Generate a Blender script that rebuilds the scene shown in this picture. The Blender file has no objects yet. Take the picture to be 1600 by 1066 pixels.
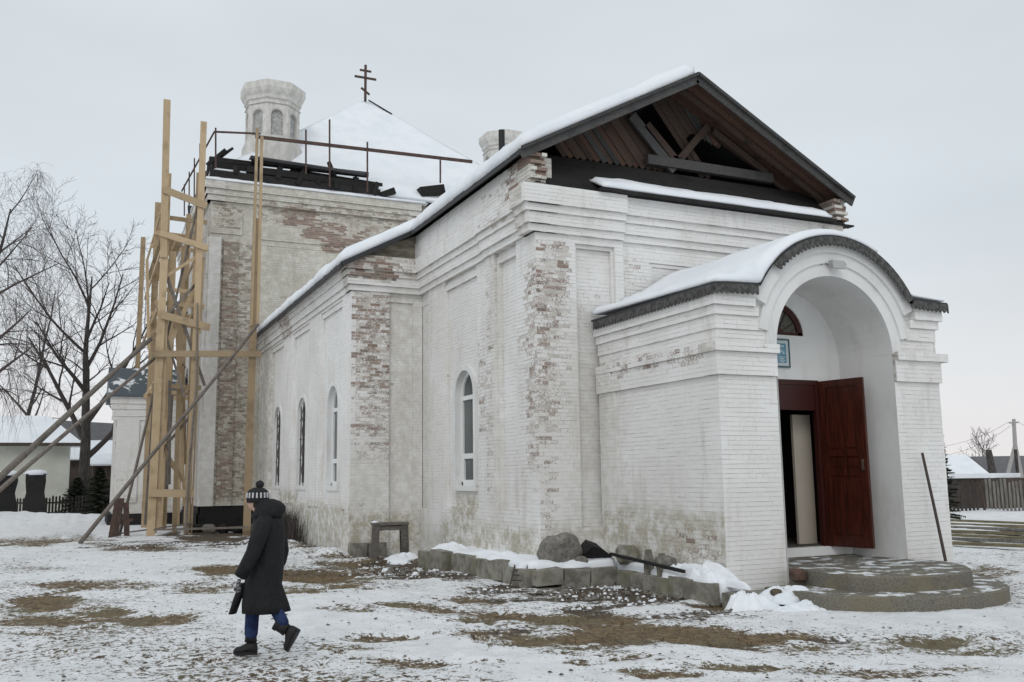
import bpy, math, random
import numpy as np
from mathutils import Vector, Matrix
random.seed(7); RNG = np.random.default_rng(7)
S = bpy.context.scene; C = S.collection
# ------------------------------------------------------------------ camera
F, PITCH, ROLL, YAW, EYE = 1439.1, 0.14573, -0.01410, 0.43582, 1.7
def cam_axes():
    fwd0 = Vector((math.sin(YAW), math.cos(YAW), 0)); r0 = Vector((math.cos(YAW), -math.sin(YAW), 0)); u0 = Vector((0, 0, 1))
    f = fwd0*math.cos(PITCH) + u0*math.sin(PITCH); u = u0*math.cos(PITCH) - fwd0*math.sin(PITCH)
    return r0*math.cos(ROLL) + u*math.sin(ROLL), u*math.cos(ROLL) - r0*math.sin(ROLL), f
CR, CU, CF = cam_axes()
cam = bpy.data.cameras.new('camera'); cam.sensor_width = 36; cam.lens = F/1600*36; cam.clip_start = .1; cam.clip_end = 3000
co = bpy.data.objects.new('camera', cam); C.objects.link(co)
co.matrix_world = Matrix(((CR.x, CU.x, -CF.x, 0), (CR.y, CU.y, -CF.y, 0), (CR.z, CU.z, -CF.z, EYE), (0, 0, 0, 1)))
S.camera = co
def ray(x, y): return CF + CR*((x-800)/F) - CU*((y-533)/F)
def at(x, y, depth): return ray(x, y)*depth + Vector((0, 0, EYE))       # a point at that distance along the view axis
def onY(x, y, Y): d = ray(x, y); return d*(Y/d.y) + Vector((0, 0, EYE))
def onX(x, y, X): d = ray(x, y); return d*(X/d.x) + Vector((0, 0, EYE))
def onZ(x, y, Z): d = ray(x, y); return d*((Z-EYE)/d.z) + Vector((0, 0, EYE))
# ------------------------------------------------------------------ world, sun, exposure
SUN_EL, SUN_AZ = math.radians(38), math.radians(215)      # compass style azimuth from +Y clockwise: from behind the camera, a little left
w = bpy.data.worlds.new('World'); S.world = w; w.use_nodes = True
nt = w.node_tree; nt.nodes.clear()
sky = nt.nodes.new('ShaderNodeTexSky'); sky.sky_type = 'NISHITA'; sky.sun_disc = False; sky.sun_elevation = SUN_EL; sky.sun_rotation = SUN_AZ
sky.dust_density = 4; sky.air_density = 1
hs = nt.nodes.new('ShaderNodeHueSaturation'); hs.inputs['Saturation'].default_value = .15; nt.links.new(sky.outputs[0], hs.inputs['Color'])
tc = nt.nodes.new('ShaderNodeTexCoord'); sp = nt.nodes.new('ShaderNodeSeparateXYZ'); nt.links.new(tc.outputs['Generated'], sp.inputs[0])
rp = nt.nodes.new('ShaderNodeValToRGB'); nt.links.new(sp.outputs['Z'], rp.inputs[0])
cr = rp.color_ramp; cr.elements[0].position = 0; cr.elements[0].color = (.80, .765, .765, 1); cr.elements[1].position = .6; cr.elements[1].color = (.625, .675, .71, 1)
e_ = cr.elements.new(.10); e_.color = (.70, .72, .74, 1); e_ = cr.elements.new(.25); e_.color = (.60, .655, .70, 1)
nz = nt.nodes.new('ShaderNodeTexNoise'); nz.inputs['Scale'].default_value = 1.6; nz.inputs['Detail'].default_value = 3
mpn = nt.nodes.new('ShaderNodeMapping'); mpn.inputs['Scale'].default_value = (1, 1, 3.5); nt.links.new(tc.outputs['Generated'], mpn.inputs[0]); nt.links.new(mpn.outputs[0], nz.inputs['Vector'])
mr = nt.nodes.new('ShaderNodeMapRange'); mr.inputs[1].default_value = .3; mr.inputs[2].default_value = .7; mr.inputs[3].default_value = .93; mr.inputs[4].default_value = 1.07; nt.links.new(nz.outputs[0], mr.inputs[0])
vm = nt.nodes.new('ShaderNodeVectorMath'); vm.operation = 'SCALE'; nt.links.new(rp.outputs[0], vm.inputs[0]); nt.links.new(mr.outputs[0], vm.inputs['Scale'])
v10 = nt.nodes.new('ShaderNodeVectorMath'); v10.operation = 'SCALE'; v10.inputs['Scale'].default_value = 10.0; nt.links.new(vm.outputs[0], v10.inputs[0])   # cloud deck, in the sky's own units
mx = nt.nodes.new('ShaderNodeMix'); mx.data_type = 'RGBA'; mx.inputs[0].default_value = .93
nt.links.new(hs.outputs[0], mx.inputs[6]); nt.links.new(v10.outputs[0], mx.inputs[7])
bg = nt.nodes.new('ShaderNodeBackground'); bg.inputs['Strength'].default_value = .105; nt.links.new(mx.outputs[2], bg.inputs[0])
ow = nt.nodes.new('ShaderNodeOutputWorld'); nt.links.new(bg.outputs[0], ow.inputs[0])
sl = bpy.data.lights.new('sun', 'SUN'); sl.energy = .55; sl.angle = math.radians(25); sl.color = (1, .97, .93)
so = bpy.data.objects.new('sun', sl); C.objects.link(so)
sd = Vector((math.sin(SUN_AZ)*math.cos(SUN_EL), math.cos(SUN_AZ)*math.cos(SUN_EL), math.sin(SUN_EL)))
so.rotation_euler = sd.to_track_quat('Z', 'Y').to_euler(); so.location = (0, -10, 30)
S.view_settings.view_transform = 'Standard'; S.view_settings.look = 'None'; S.view_settings.exposure = 0.13; S.view_settings.gamma = 1
# ------------------------------------------------------------------ noise in python (vectorised value noise)
def _h(i, j, s): 
    n = (i*374761393 + j*668265263 + s*2147483647) & 0x7fffffff
    n = ((n ^ (n >> 13))*1274126177) & 0x7fffffff
    return ((n ^ (n >> 16)) & 0xffff)/65535.0
def vnoise(x, y, s=0):
    x = np.asarray(x, float); y = np.asarray(y, float)
    i = np.floor(x).astype(np.int64); j = np.floor(y).astype(np.int64); fx = x-i; fy = y-j
    fx = fx*fx*(3-2*fx); fy = fy*fy*(3-2*fy)
    return (_h(i, j, s)*(1-fx) + _h(i+1, j, s)*fx)*(1-fy) + (_h(i, j+1, s)*(1-fx) + _h(i+1, j+1, s)*fx)*fy
def fbm(x, y, o=4, s=0):
    t = 0; a = .5
    for k in range(o): t = t + a*vnoise(np.asarray(x)*2**k, np.asarray(y)*2**k, s+k); a *= .5
    return t/(1-.5**o)
def ss(a, b, x): t = np.clip((np.asarray(x, float)-a)/(b-a), 0, 1); return t*t*(3-2*t)
# ------------------------------------------------------------------ materials
class NB:
    def __init__(s, name):
        s.m = bpy.data.materials.new(name); s.m.use_nodes = True; s.t = s.m.node_tree; s.b = s.t.nodes['Principled BSDF']; s.n = s.t.nodes; s.l = s.t.links
    def new(s, k, **kw):
        n = s.n.new(k)
        for a, v in kw.items(): setattr(n, a, v)
        return n
    def sock(s, inp, v):
        if hasattr(v, 'is_linked') or isinstance(v, bpy.types.NodeSocket): s.l.new(v, inp)
        else: inp.default_value = v
    def pos(s, scale=(1, 1, 1), obj=False):
        m = s.new('ShaderNodeMapping'); m.inputs['Scale'].default_value = scale
        if obj: s.l.new(s.new('ShaderNodeTexCoord').outputs['Object'], m.inputs[0])
        else: s.l.new(s.new('ShaderNodeNewGeometry').outputs['Position'], m.inputs[0])
        return m.outputs[0]
    def noise(s, scale, detail=4, vec=None, rough=.55, dist=0):
        n = s.new('ShaderNodeTexNoise'); n.inputs['Scale'].default_value = scale; n.inputs['Detail'].default_value = detail; n.inputs['Roughness'].default_value = rough; n.inputs['Distortion'].default_value = dist
        s.l.new(vec if vec is not None else s.pos(), n.inputs['Vector']); return n.outputs[0]
    def math(s, op, a, b=0, clamp=False):
        n = s.new('ShaderNodeMath', operation=op); n.use_clamp = clamp; s.sock(n.inputs[0], a); s.sock(n.inputs[1], b); return n.outputs[0]
    def map(s, v, a, b, c=0, d=1):
        n = s.new('ShaderNodeMapRange'); n.interpolation_type = 'SMOOTHSTEP'; s.sock(n.inputs[0], v)
        for k, q in zip((1, 2, 3, 4), (a, b, c, d)): n.inputs[k].default_value = q
        return n.outputs[0]
    def mix(s, f, a, b, blend='MIX'):
        n = s.new('ShaderNodeMix', data_type='RGBA', blend_type=blend); s.sock(n.inputs[0], f)
        for k, q in ((6, a), (7, b)): s.sock(n.inputs[k], q if isinstance(q, bpy.types.NodeSocket) else (*q, 1) if len(q) == 3 else q)
        return n.outputs[2]
    def attr(s, name):
        n = s.new('ShaderNodeAttribute'); n.attribute_name = name; return n.outputs['Fac']
    def fin(s, col, rough=.85, bump=None, strength=.3, dist=.01, metal=0, spec=.3):
        s.sock(s.b.inputs['Base Color'], col if isinstance(col, bpy.types.NodeSocket) else (*col, 1)); s.sock(s.b.inputs['Roughness'], rough)
        s.b.inputs['Metallic'].default_value = metal; s.b.inputs['Specular IOR Level'].default_value = spec
        if bump is not None:
            b = s.new('ShaderNodeBump'); b.inputs['Strength'].default_value = strength; b.inputs['Distance'].default_value = dist
            s.l.new(bump, b.inputs['Height']); s.l.new(b.outputs[0], s.b.inputs['Normal'])
        return s.m
def brickmat(name, white, white2, grime, brick=True):
    n = NB(name)
    wear = n.attr('wear'); damp = n.attr('damp'); tint = n.attr('tint')
    n1 = n.noise(.55, 5); n2 = n.noise(23, 6, n.pos((1, 1, 1.7)), .7); n3 = n.noise(4.2, 7, rough=.7); st = n.noise(3.2, 4, n.pos((1, 1, .16)), .6)
    col = n.mix(n.map(n1, .35, .68), white, white2)
    col = n.mix(n.map(st, .52, .75, 0, .55), col, grime)
    col = n.mix(n.map(n3, .60, .80, 0, .5), col, tuple(g*.82 for g in grime))
    tm = n.math('MULTIPLY_ADD', tint, .035); tm.node.inputs[2].default_value = .98
    vm = n.new('ShaderNodeVectorMath', operation='SCALE'); n.l.new(col, vm.inputs[0]); n.l.new(tm, vm.inputs['Scale']); col = vm.outputs[0]
    dm = n.math('MULTIPLY', damp, n.map(n3, .36, .60)); col = n.mix(dm, col, n.mix(n.map(n2, .4, .6), (.50, .455, .34), (.33, .30, .235)))
    if brick:
        rmp = n.new('ShaderNodeValToRGB'); n.l.new(tint, rmp.inputs[0]); e = rmp.color_ramp.elements
        e[0].color = (.125, .085, .070, 1); e[1].color = (.34, .26, .21, 1); k = rmp.color_ramp.elements.new(.4); k.color = (.225, .125, .092, 1); k = rmp.color_ramp.elements.new(.7); k.color = (.20, .135, .105, 1)
        bc = n.mix(n.map(n2, .35, .75, 0, .75), rmp.outputs[0], (.44, .39, .34))
        m = n.math('ADD', n.math('MULTIPLY', wear, .95), n.math('MULTIPLY_ADD', n2, 1.3)); m.node.inputs[1].links[0].from_node.inputs[2].default_value = -.65
        m = n.math('ADD', m, n.math('MULTIPLY_ADD', n3, .5)); m.node.inputs[1].links[0].from_node.inputs[2].default_value = -.25
        mask = n.map(m, .42, .68); col = n.mix(mask, col, bc)
    return n.fin(col, .92, n.noise(45, 5), .45, .006)
M = {}
M['white_brick'] = brickmat('whitewashed_brick', (.81, .80, .785), (.735, .72, .695), (.56, .53, .485))
M['cream_brick'] = brickmat('weathered_whitewashed_brick', (.68, .66, .61), (.60, .575, .52), (.40, .37, .31))
def mortarmat(name, a, b):
    n = NB(name); n1 = n.noise(4, 5, n.pos((1, 1, 3))); n2 = n.noise(1.6, 6, n.pos((1, 1, 2.5)), .65)
    col = n.mix(n.map(n1, .35, .65), a, b); col = n.mix(n.map(n2, .5, .72, 0, .7), col, tuple(x*.55 for x in b))
    col = n.mix(n.math('MULTIPLY', n.attr('wear'), .7), col, (.56, .52, .47))
    return n.fin(col, .95, n.noise(60, 4), .4, .004)
M['mortar'] = mortarmat('whitewashed_mortar', (.72, .70, .67), (.50, .47, .43))
M['cream_mortar'] = mortarmat('grey_mortar', (.34, .31, .25), (.20, .175, .14))
n = NB('white_plaster'); M['plaster'] = n.fin(n.mix(n.map(n.noise(2.2, 6, n.pos((1, 1, .35)), .65), .50, .72, 0, .6), n.mix(n.map(n.noise(1.3, 5), .35, .7), (.76, .76, .75), (.70, .695, .68)), (.58, .565, .53)), .85, n.noise(22, 5), .35, .006)
n = NB('aged_plaster'); a = n.noise(4, 7, n.pos((1.4, 1.4, .6)), .7); M['old_plaster'] = n.fin(n.mix(n.map(a, .36, .64), (.68, .665, .63), (.53, .51, .47)), .9, n.noise(18, 5), .5, .012)
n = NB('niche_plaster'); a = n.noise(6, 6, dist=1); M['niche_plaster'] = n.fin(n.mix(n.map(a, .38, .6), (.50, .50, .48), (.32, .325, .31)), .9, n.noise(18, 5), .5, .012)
n = NB('snow'); a = n.noise(7, 6); M['snow'] = n.fin(n.mix(n.map(n.noise(1.2, 3), .4, .7), (.83, .85, .88), (.77, .80, .84)), .75, a, .35, .03)
n.b.inputs['Subsurface Weight'].default_value = .0
def woodmat(name, a, b, dark, grain=(2, 2, 26), obj=True, rough=.8, knots=True):
    n = NB(name); v = n.pos(grain, obj)
    g = n.noise(6, 5, v, .6, .6); col = n.mix(n.map(g, .3, .7), a, b)
    col = n.mix(n.map(n.noise(1.7, 3, n.pos((1, 1, 1), obj)), .52, .74, 0, .8), col, dark)
    oi = n.new('ShaderNodeObjectInfo'); mm = n.map(oi.outputs['Random'], 0, 1, .78, 1.16)
    vm = n.new('ShaderNodeVectorMath', operation='SCALE'); n.l.new(col, vm.inputs[0]); n.l.new(mm, vm.inputs['Scale'])
    return n.fin(vm.outputs[0], rough, g, .35, .006)
M['pine'] = woodmat('fresh_pine', (.50, .385, .25), (.42, .31, .19), (.31, .225, .14), (9, 9, .5), False)
M['pine_h'] = woodmat('fresh_pine_crosswise', (.50, .385, .25), (.42, .31, .19), (.31, .225, .14), (.6, .6, 9), False)
M['old_wood'] = woodmat('grey_old_wood', (.15, .135, .12), (.08, .072, .066), (.045, .04, .036), (1.5, 1.5, 7))
M['log'] = woodmat('weathered_log', (.22, .19, .165), (.14, .12, .105), (.08, .067, .058), (2, 2, 2), False)
M['fascia'] = woodmat('dark_fascia_wood', (.085, .082, .080), (.05, .048, .048), (.03, .028, .028), (2, 2, 9), False)
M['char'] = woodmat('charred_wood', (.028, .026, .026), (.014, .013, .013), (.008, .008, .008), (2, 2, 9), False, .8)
M['redboard'] = woodmat('red_brown_board', (.125, .066, .045), (.075, .045, .034), (.035, .025, .021), (6, 2, 6), False, .8)
M['redboard2'] = woodmat('dark_red_brown_board', (.095, .062, .048), (.058, .040, .032), (.025, .020, .018), (6, 2, 6), False, .8)
n = NB('valance_tin'); M['valance'] = n.fin(n.mix(n.map(n.noise(14, 5), .35, .65), (.105, .10, .098), (.045, .043, .042)), .75, n.noise(30, 4), .4, .01)
n = NB('roof_edge_tin'); M['tin'] = n.fin((.03, .031, .033), .6, spec=.4)
n = NB('concrete'); a = n.noise(5, 6); c = n.mix(n.map(a, .35, .68), (.30, .285, .25), (.155, .145, .12)); c = n.mix(n.map(n.noise(1.7, 4), .5, .7, 0, .6), c, (.20, .19, .115)); M['concrete'] = n.fin(c, .92, n.noise(28, 6), .8, .018)
n = NB('step_concrete_with_snow'); a = n.noise(3.0, 7, n.pos((1, 1.0, .2)), .62); b = n.noise(55, 5)
up = n.new('ShaderNodeSeparateXYZ'); n.l.new(n.new('ShaderNodeNewGeometry').outputs['Normal'], up.inputs[0])
c = n.mix(n.map(b, .35, .65), (.21, .195, .165), (.115, .105, .085)); c = n.mix(n.map(n.noise(1.5, 4), .45, .65, 0, .5), c, (.19, .16, .10)); sn = n.math('MULTIPLY', n.map(a, .50, .60), n.map(up.outputs['Z'], .8, .95)); M['stepmat'] = n.fin(n.mix(sn, c, (.76, .78, .81)), .9, n.noise(30, 6), .6, .012)
n = NB('boulder_stone'); a = n.noise(13, 8, rough=.7); M['stone'] = n.fin(n.mix(n.map(a, .35, .65), (.255, .24, .215), (.14, .13, .115)), .9, n.noise(30, 6), .8, .02)
n = NB('varnished_red_door'); a = n.noise(4, 5, n.pos((8, 8, .5))); M['door'] = n.fin(n.mix(n.map(a, .35, .65), (.080, .018, .010), (.034, .009, .006)), .35, a, .15, .003, spec=.4)
n = NB('door_frame_red'); M['doorframe'] = n.fin((.042, .008, .006), .4, spec=.4)
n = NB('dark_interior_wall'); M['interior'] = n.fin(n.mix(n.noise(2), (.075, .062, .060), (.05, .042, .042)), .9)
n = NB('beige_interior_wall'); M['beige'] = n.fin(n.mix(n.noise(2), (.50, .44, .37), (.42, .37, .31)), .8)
n = NB('white_window_frame'); M['pvc'] = n.fin((.78, .79, .79), .4, spec=.4)
n = NB('window_glass'); M['glass'] = n.fin(n.mix(n.map(n.noise(.9, 3), .3, .7), (.045, .052, .052), (.10, .115, .11)), .12, spec=.5)
n = NB('dark_window_glass'); M['dglass'] = n.fin((.035, .037, .036), .25, spec=.5)
n = NB('wrought_iron'); M['iron'] = n.fin(n.mix(n.noise(9), (.035, .030, .028), (.075, .052, .042)), .6, spec=.4)
n = NB('rusty_iron'); M['rust'] = n.fin(n.mix(n.map(n.noise(7, 5), .35, .65), (.060, .045, .040), (.105, .062, .048)), .8)
n = NB('black_pipe'); M['pipe'] = n.fin((.015, .015, .016), .5)
n = NB('blue_green_sheet_roof'); a = n.noise(1.6, 5, n.pos((1, 1, 1.4)), .6, .6); M['annexroof'] = n.fin(n.mix(n.map(a, .58, .63), (.085, .105, .12), (.78, .80, .83)), .6, n.noise(3), .2, .01)
n = NB('grey_grille_glass'); M['fan'] = n.fin(n.mix(n.map(n.noise(30, 3), .4, .6), (.06, .06, .05), (.13, .125, .105)), .4)
n = NB('lamp_housing'); M['lamp'] = n.fin((.42, .42, .41), .5)
n = NB('plaque_teal'); M['teal'] = n.fin((.03, .10, .12), .5)
n = NB('plaque_white'); M['pwhite'] = n.fin((.55, .60, .61), .5)
n = NB('plaque_blue'); M['pblue'] = n.fin(n.mix(n.map(n.noise(9, 3), .4, .6), (.12, .26, .36), (.18, .34, .42)), .5)
n = NB('plaque_pale_print'); M['pprint'] = n.fin((.50, .62, .66), .5)
n = NB('bark'); M['bark'] = n.fin(n.mix(n.map(n.noise(3, 5, n.pos((4, 4, 1))), .35, .65), (.085, .075, .068), (.04, .036, .033)), .95, n.noise(9, 5), .8, .05)
n = NB('twig_bark'); M['twig'] = n.fin((.062, .052, .048), .95)
n = NB('birch_twig_bark'); M['btwig'] = n.fin((.10, .082, .08), .95)
n = NB('conifer_needles'); M['needle'] = n.fin(n.mix(n.noise(8), (.022, .030, .018), (.05, .055, .035)), .9)
n = NB('dry_grass'); M['grass'] = n.fin(n.mix(n.map(n.noise(6, 4), .35, .65), (.24, .165, .085), (.115, .078, .045)), .95)
n = NB('dark_litter'); M['litter'] = n.fin(n.mix(n.map(n.noise(5, 4), .35, .65), (.045, .037, .030), (.11, .085, .06)), .95)
n = NB('house_plaster'); M['housewall'] = n.fin(n.mix(n.map(n.noise(1, 4), .35, .7), (.60, .60, .54), (.50, .50, .44)), .9)
n = NB('slate_roof'); M['slate'] = n.fin(n.mix(n.noise(2), (.10, .10, .11), (.17, .165, .17)), .9)
n = NB('dark_shed_wood'); M['shed'] = n.fin(n.mix(n.map(n.noise(2.5, 4, n.pos((5, 5, .6))), .35, .65), (.060, .045, .038), (.10, .080, .068)), .95)
n = NB('green_grey_shed_wood'); M['gshed'] = n.fin(n.mix(n.map(n.noise(1.5, 4, n.pos((5, 5, .6))), .35, .65), (.13, .135, .10), (.19, .185, .14)), .95)
n = NB('grey_picket_wood'); M['picket'] = n.fin(n.mix(n.map(n.noise(3, 4, n.pos((5, 5, .6))), .35, .65), (.22, .21, .19), (.12, .115, .105)), .95)
n = NB('dark_picket_wood'); M['dpicket'] = n.fin(n.mix(n.noise(3), (.035, .031, .028), (.065, .058, .052)), .95)
n = NB('pole_concrete'); M['polec'] = n.fin((.36, .345, .33), .9)
n = NB('black_coat_fabric'); M['coat'] = n.fin(n.mix(n.noise(12), (.009, .009, .010), (.015, .015, .016)), .75, n.noise(9, 3, n.pos((1.6, 1.6, .8)), .5), .9, .05, spec=.25)
n = NB('blue_jeans'); M['jeans'] = n.fin(n.mix(n.map(n.noise(20, 4), .35, .65), (.010, .020, .065), (.022, .040, .105)), .9, n.noise(30, 4), .4, .008)
n = NB('black_boot'); M['boot'] = n.fin((.012, .011, .011), .55)
n = NB('skin'); M['skin'] = n.fin((.50, .32, .25), .6)
n = NB('black_knit'); M['knit'] = n.fin(n.mix(n.noise(60), (.012, .012, .013), (.03, .03, .032)), .95, n.noise(90), .8, .01)
n = NB('white_knit'); M['wknit'] = n.fin(n.mix(n.noise(60), (.42, .42, .42), (.60, .60, .60)), .95, n.noise(90), .8, .01)
n = NB('grey_glove'); M['glove'] = n.fin(n.mix(n.map(n.noise(50, 2), .45, .55), (.07, .068, .07), (.30, .29, .29)), .9)
n = NB('hair'); M['hair'] = n.fin((.03, .02, .014), .7)
n = NB('old_straw_boards'); M['straw'] = n.fin(n.mix(n.map(n.noise(6, 5, n.pos((.6, .6, 4))), .35, .65), (.24, .21, .125), (.13, .115, .075)), .95)
# ground: snow, trampled earth and dead grass, one mask painted on the vertices (where the grass shows) broken up by noise
n = NB('snowy_ground')
pz = n.pos((1, 1, .4)); g1 = n.noise(2.2, 7, pz, .62); g2 = n.noise(11, 7, pz, .68); g3 = n.noise(34, 5, pz, .65)
sc = n.mix(n.map(g1, .38, .68), (.86, .865, .88), (.74, .75, .76)); sc = n.mix(n.map(g3, .52, .68, 0, .38), sc, (.50, .48, .45))
pa = n.attr('patch'); db = n.attr('debris')
k = n.math('ADD', pa, n.math('MULTIPLY_ADD', g2, 2.7)); k.node.inputs[1].links[0].from_node.inputs[2].default_value = -1.35
k = n.math('ADD', k, n.math('MULTIPLY_ADD', g3, 1.9)); k.node.inputs[1].links[0].from_node.inputs[2].default_value = -.95
gc = n.mix(n.map(g2, .35, .65), (.25, .18, .10), (.085, .062, .042)); gc = n.mix(n.map(n.noise(1.1, 3), .45, .6, 0, .6), gc, (.16, .145, .09))
col = n.mix(n.map(k, .36, .56), sc, gc)
k = n.math('ADD', db, n.math('MULTIPLY_ADD', n.noise(9, 8, n.pos((1.3, .8, 1)), .75), 2.2)); k.node.inputs[1].links[0].from_node.inputs[2].default_value = -1.1
col = n.mix(n.map(k, .42, .56), col, n.mix(n.map(g3, .4, .6), (.05, .042, .035), (.15, .115, .08)))
hb = n.math('ADD', g2, n.math('MULTIPLY', g3, .5)); M['ground'] = n.fin(col, .85, hb, .7, .05)
# ------------------------------------------------------------------ mesh builder
class MB:
    def __init__(s): s.v = []; s.f = []; s.a = []; s.w = (0, 0, .5); s.sm = False
    def add(s, vs, fs):
        o = len(s.v); s.v.extend([tuple(v) for v in vs]); s.f.extend([tuple(i+o for i in f) for f in fs]); s.a.extend([s.w]*len(fs))
    def box(s, a, b):
        x0, y0, z0 = a; x1, y1, z1 = b
        s.add([(x0, y0, z0), (x1, y0, z0), (x1, y1, z0), (x0, y1, z0), (x0, y0, z1), (x1, y0, z1), (x1, y1, z1), (x0, y1, z1)],
              [(0, 3, 2, 1), (4, 5, 6, 7), (0, 1, 5, 4), (1, 2, 6, 5), (2, 3, 7, 6), (3, 0, 4, 7)])
    def beam(s, p, q, w, h, up=(0, 0, 1), j=0):        # a sawn board from p to q; w across, h along 'up'
        p = Vector(p); q = Vector(q); d = (q-p).normalized(); u = Vector(up); u = (u - d*u.dot(d))
        if u.length < 1e-4: u = Vector((0, 1, 0))
        u.normalize(); r = d.cross(u); vs = []
        for e in (p, q):
            for a, b in ((-1, -1), (1, -1), (1, 1), (-1, 1)):
                vs.append(e + r*(a*w/2 + random.uniform(-j, j)) + u*(b*h/2 + random.uniform(-j, j)))
        s.add(vs, [(0, 3, 2, 1), (4, 5, 6, 7), (0, 1, 5, 4), (1, 2, 6, 5), (2, 3, 7, 6), (3, 0, 4, 7)])
    def tube(s, pts, rad, n=8, cap=True):
        pts = [Vector(p) for p in pts]; rad = rad if isinstance(rad, (list, tuple)) else [rad]*len(pts); vs = []
        d0 = (pts[1]-pts[0]).normalized(); u = d0.orthogonal().normalized()
        for i, p in enumerate(pts):
            d = (pts[min(i+1, len(pts)-1)] - pts[max(i-1, 0)]).normalized(); u = (u - d*u.dot(d)).normalized(); r = d.cross(u)
            for k in range(n): a = 2*math.pi*k/n; vs.append(p + (u*math.cos(a) + r*math.sin(a))*rad[i])
        fs = [(i*n+k, i*n+(k+1) % n, (i+1)*n+(k+1) % n, (i+1)*n+k) for i in range(len(pts)-1) for k in range(n)]
        if cap: fs += [tuple(range(n-1, -1, -1)), tuple((len(pts)-1)*n+k for k in range(n))]
        s.add(vs, fs)
    def loft(s, rings, cap=True):
        n = len(rings[0]); vs = [p for r in rings for p in r]
        fs = [(i*n+k, i*n+(k+1) % n, (i+1)*n+(k+1) % n, (i+1)*n+k) for i in range(len(rings)-1) for k in range(n)]
        if cap: fs += [tuple(range(n-1, -1, -1)), tuple((len(rings)-1)*n+k for k in range(n))]
        s.add(vs, fs)
    def arc(s, cx, cz, r0, r1, y0, y1, a0=0, a1=math.pi, n=28):       # an arch band lying across X, from y0 (front) to y1
        vs = []; fs = []
        for i in range(n+1):
            a = a0+(a1-a0)*i/n; c, q = math.cos(a), math.sin(a)
            vs += [(cx+r0*c, y0, cz+r0*q), (cx+r1*c, y0, cz+r1*q), (cx+r1*c, y1, cz+r1*q), (cx+r0*c, y1, cz+r0*q)]
        for i in range(n):
            o = i*4
            for k in range(4): fs.append((o+k, o+4+k, o+4+(k+1) % 4, o+(k+1) % 4))
        fs += [(0, 1, 2, 3), (n*4+3, n*4+2, n*4+1, n*4)]
        s.add(vs, fs)
    def build(s, name, mat, parent=None, smooth=False, kind=None, label=None):
        me = bpy.data.meshes.new(name); me.from_pydata(s.v, [], s.f)
        if any(w != (0, 0, .5) for w in s.a):
            ar = np.array(s.a, dtype=np.float32)
            for i, nm in enumerate(('wear', 'damp', 'tint')):
                at_ = me.attributes.new(nm, 'FLOAT', 'FACE'); at_.data.foreach_set('value', ar[:, i].copy())
        me.materials.append(mat)
        if smooth: me.polygons.foreach_set('use_smooth', [True]*len(me.polygons))
        o = bpy.data.objects.new(name, me); C.objects.link(o)
        if parent: o.parent = parent
        if kind: o['kind'] = kind
        if label: o['label'] = label
        return o
def part(name, mesh, parent, label=None):
    o = bpy.data.objects.new(name, mesh); C.objects.link(o); o.parent = parent
    if label: o['label'] = label
    return o
def tag(o, label, cat, group=None):
    o['label'] = label; o['category'] = cat
    if group: o['group'] = group
    return o
def thing(name, label, cat, loc=(0, 0, 0), group=None):
    o = bpy.data.objects.new(name, None); C.objects.link(o); o.location = loc; o.empty_display_size = .2
    return tag(o, label, cat, group)
def put(name, mat, parent, fn, **kw):
    m = MB(); fn(m); return m.build(name, mat, parent, **kw)
def fixn(o):
    import bmesh
    b = bmesh.new(); b.from_mesh(o.data); bmesh.ops.recalc_face_normals(b, faces=b.faces); b.to_mesh(o.data); b.free(); return o
# ------------------------------------------------------------------ the ground's height
XP, XQ, YP, YN, XN, XNR, YR, XR, YT, XT = 9.36, 14.42, 12.15, 15.95, 7.97, 16.0, 22.9, 6.12, 36.5, 4.1
CX = 11.93                                  # the church's middle line
def gheight(x, y):
    x = np.asarray(x, float); y = np.asarray(y, float)
    z = -.30*ss(1, 11, x) - .12*ss(12, 34, y)*(1-ss(2, 14, x)) - .12*ss(12, 30, x)
    z = z + .10*(fbm(x*.5, y*.5, 3, 3)-.5) + .055*(fbm(x*2.1, y*2.1, 4, 9)-.5) + .03*(fbm(x*8, y*8, 3, 21)-.5)*(1-ss(20, 40, np.hypot(x, y)))
    def bump(cx, cy, rx, ry, h, seed):
        d = np.sqrt(((x-cx)/rx)**2 + ((y-cy)/ry)**2); d = d + .35*(fbm(x*3+seed, y*3, 3, seed)-.5)
        return h*np.clip(1-d, 0, 1)**.7
    for b in ((8.3, 14.0, .5, .5, .08, 3), (6.9, 21.3, 1.3, .9, .12, 4),
              (5.3, 25, 1.0, 3, .22, 5), (5.4, 29, .9, 3, .18, 6), (-3, 50, 6, 4, .5, 7), (-12, 48, 7, 4, .6, 8), (15.2, 11.0, .6, .6, .12, 9), (7.1, 20.3, .5, .6, .18, 10), (5.75, 23.0, .5, .6, .15, 11)):
        z = z + bump(*b)
    d = np.hypot(x, y); z = z + .35*ss(28, 34, d)*ss(20, 26, x)*(1-ss(60, 90, d))*fbm(x*.4, y*.4, 2, 5)
    return z + .7*ss(80, 300, d)
def gh(x, y): return float(gheight(np.array([x]), np.array([y]))[0])
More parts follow.
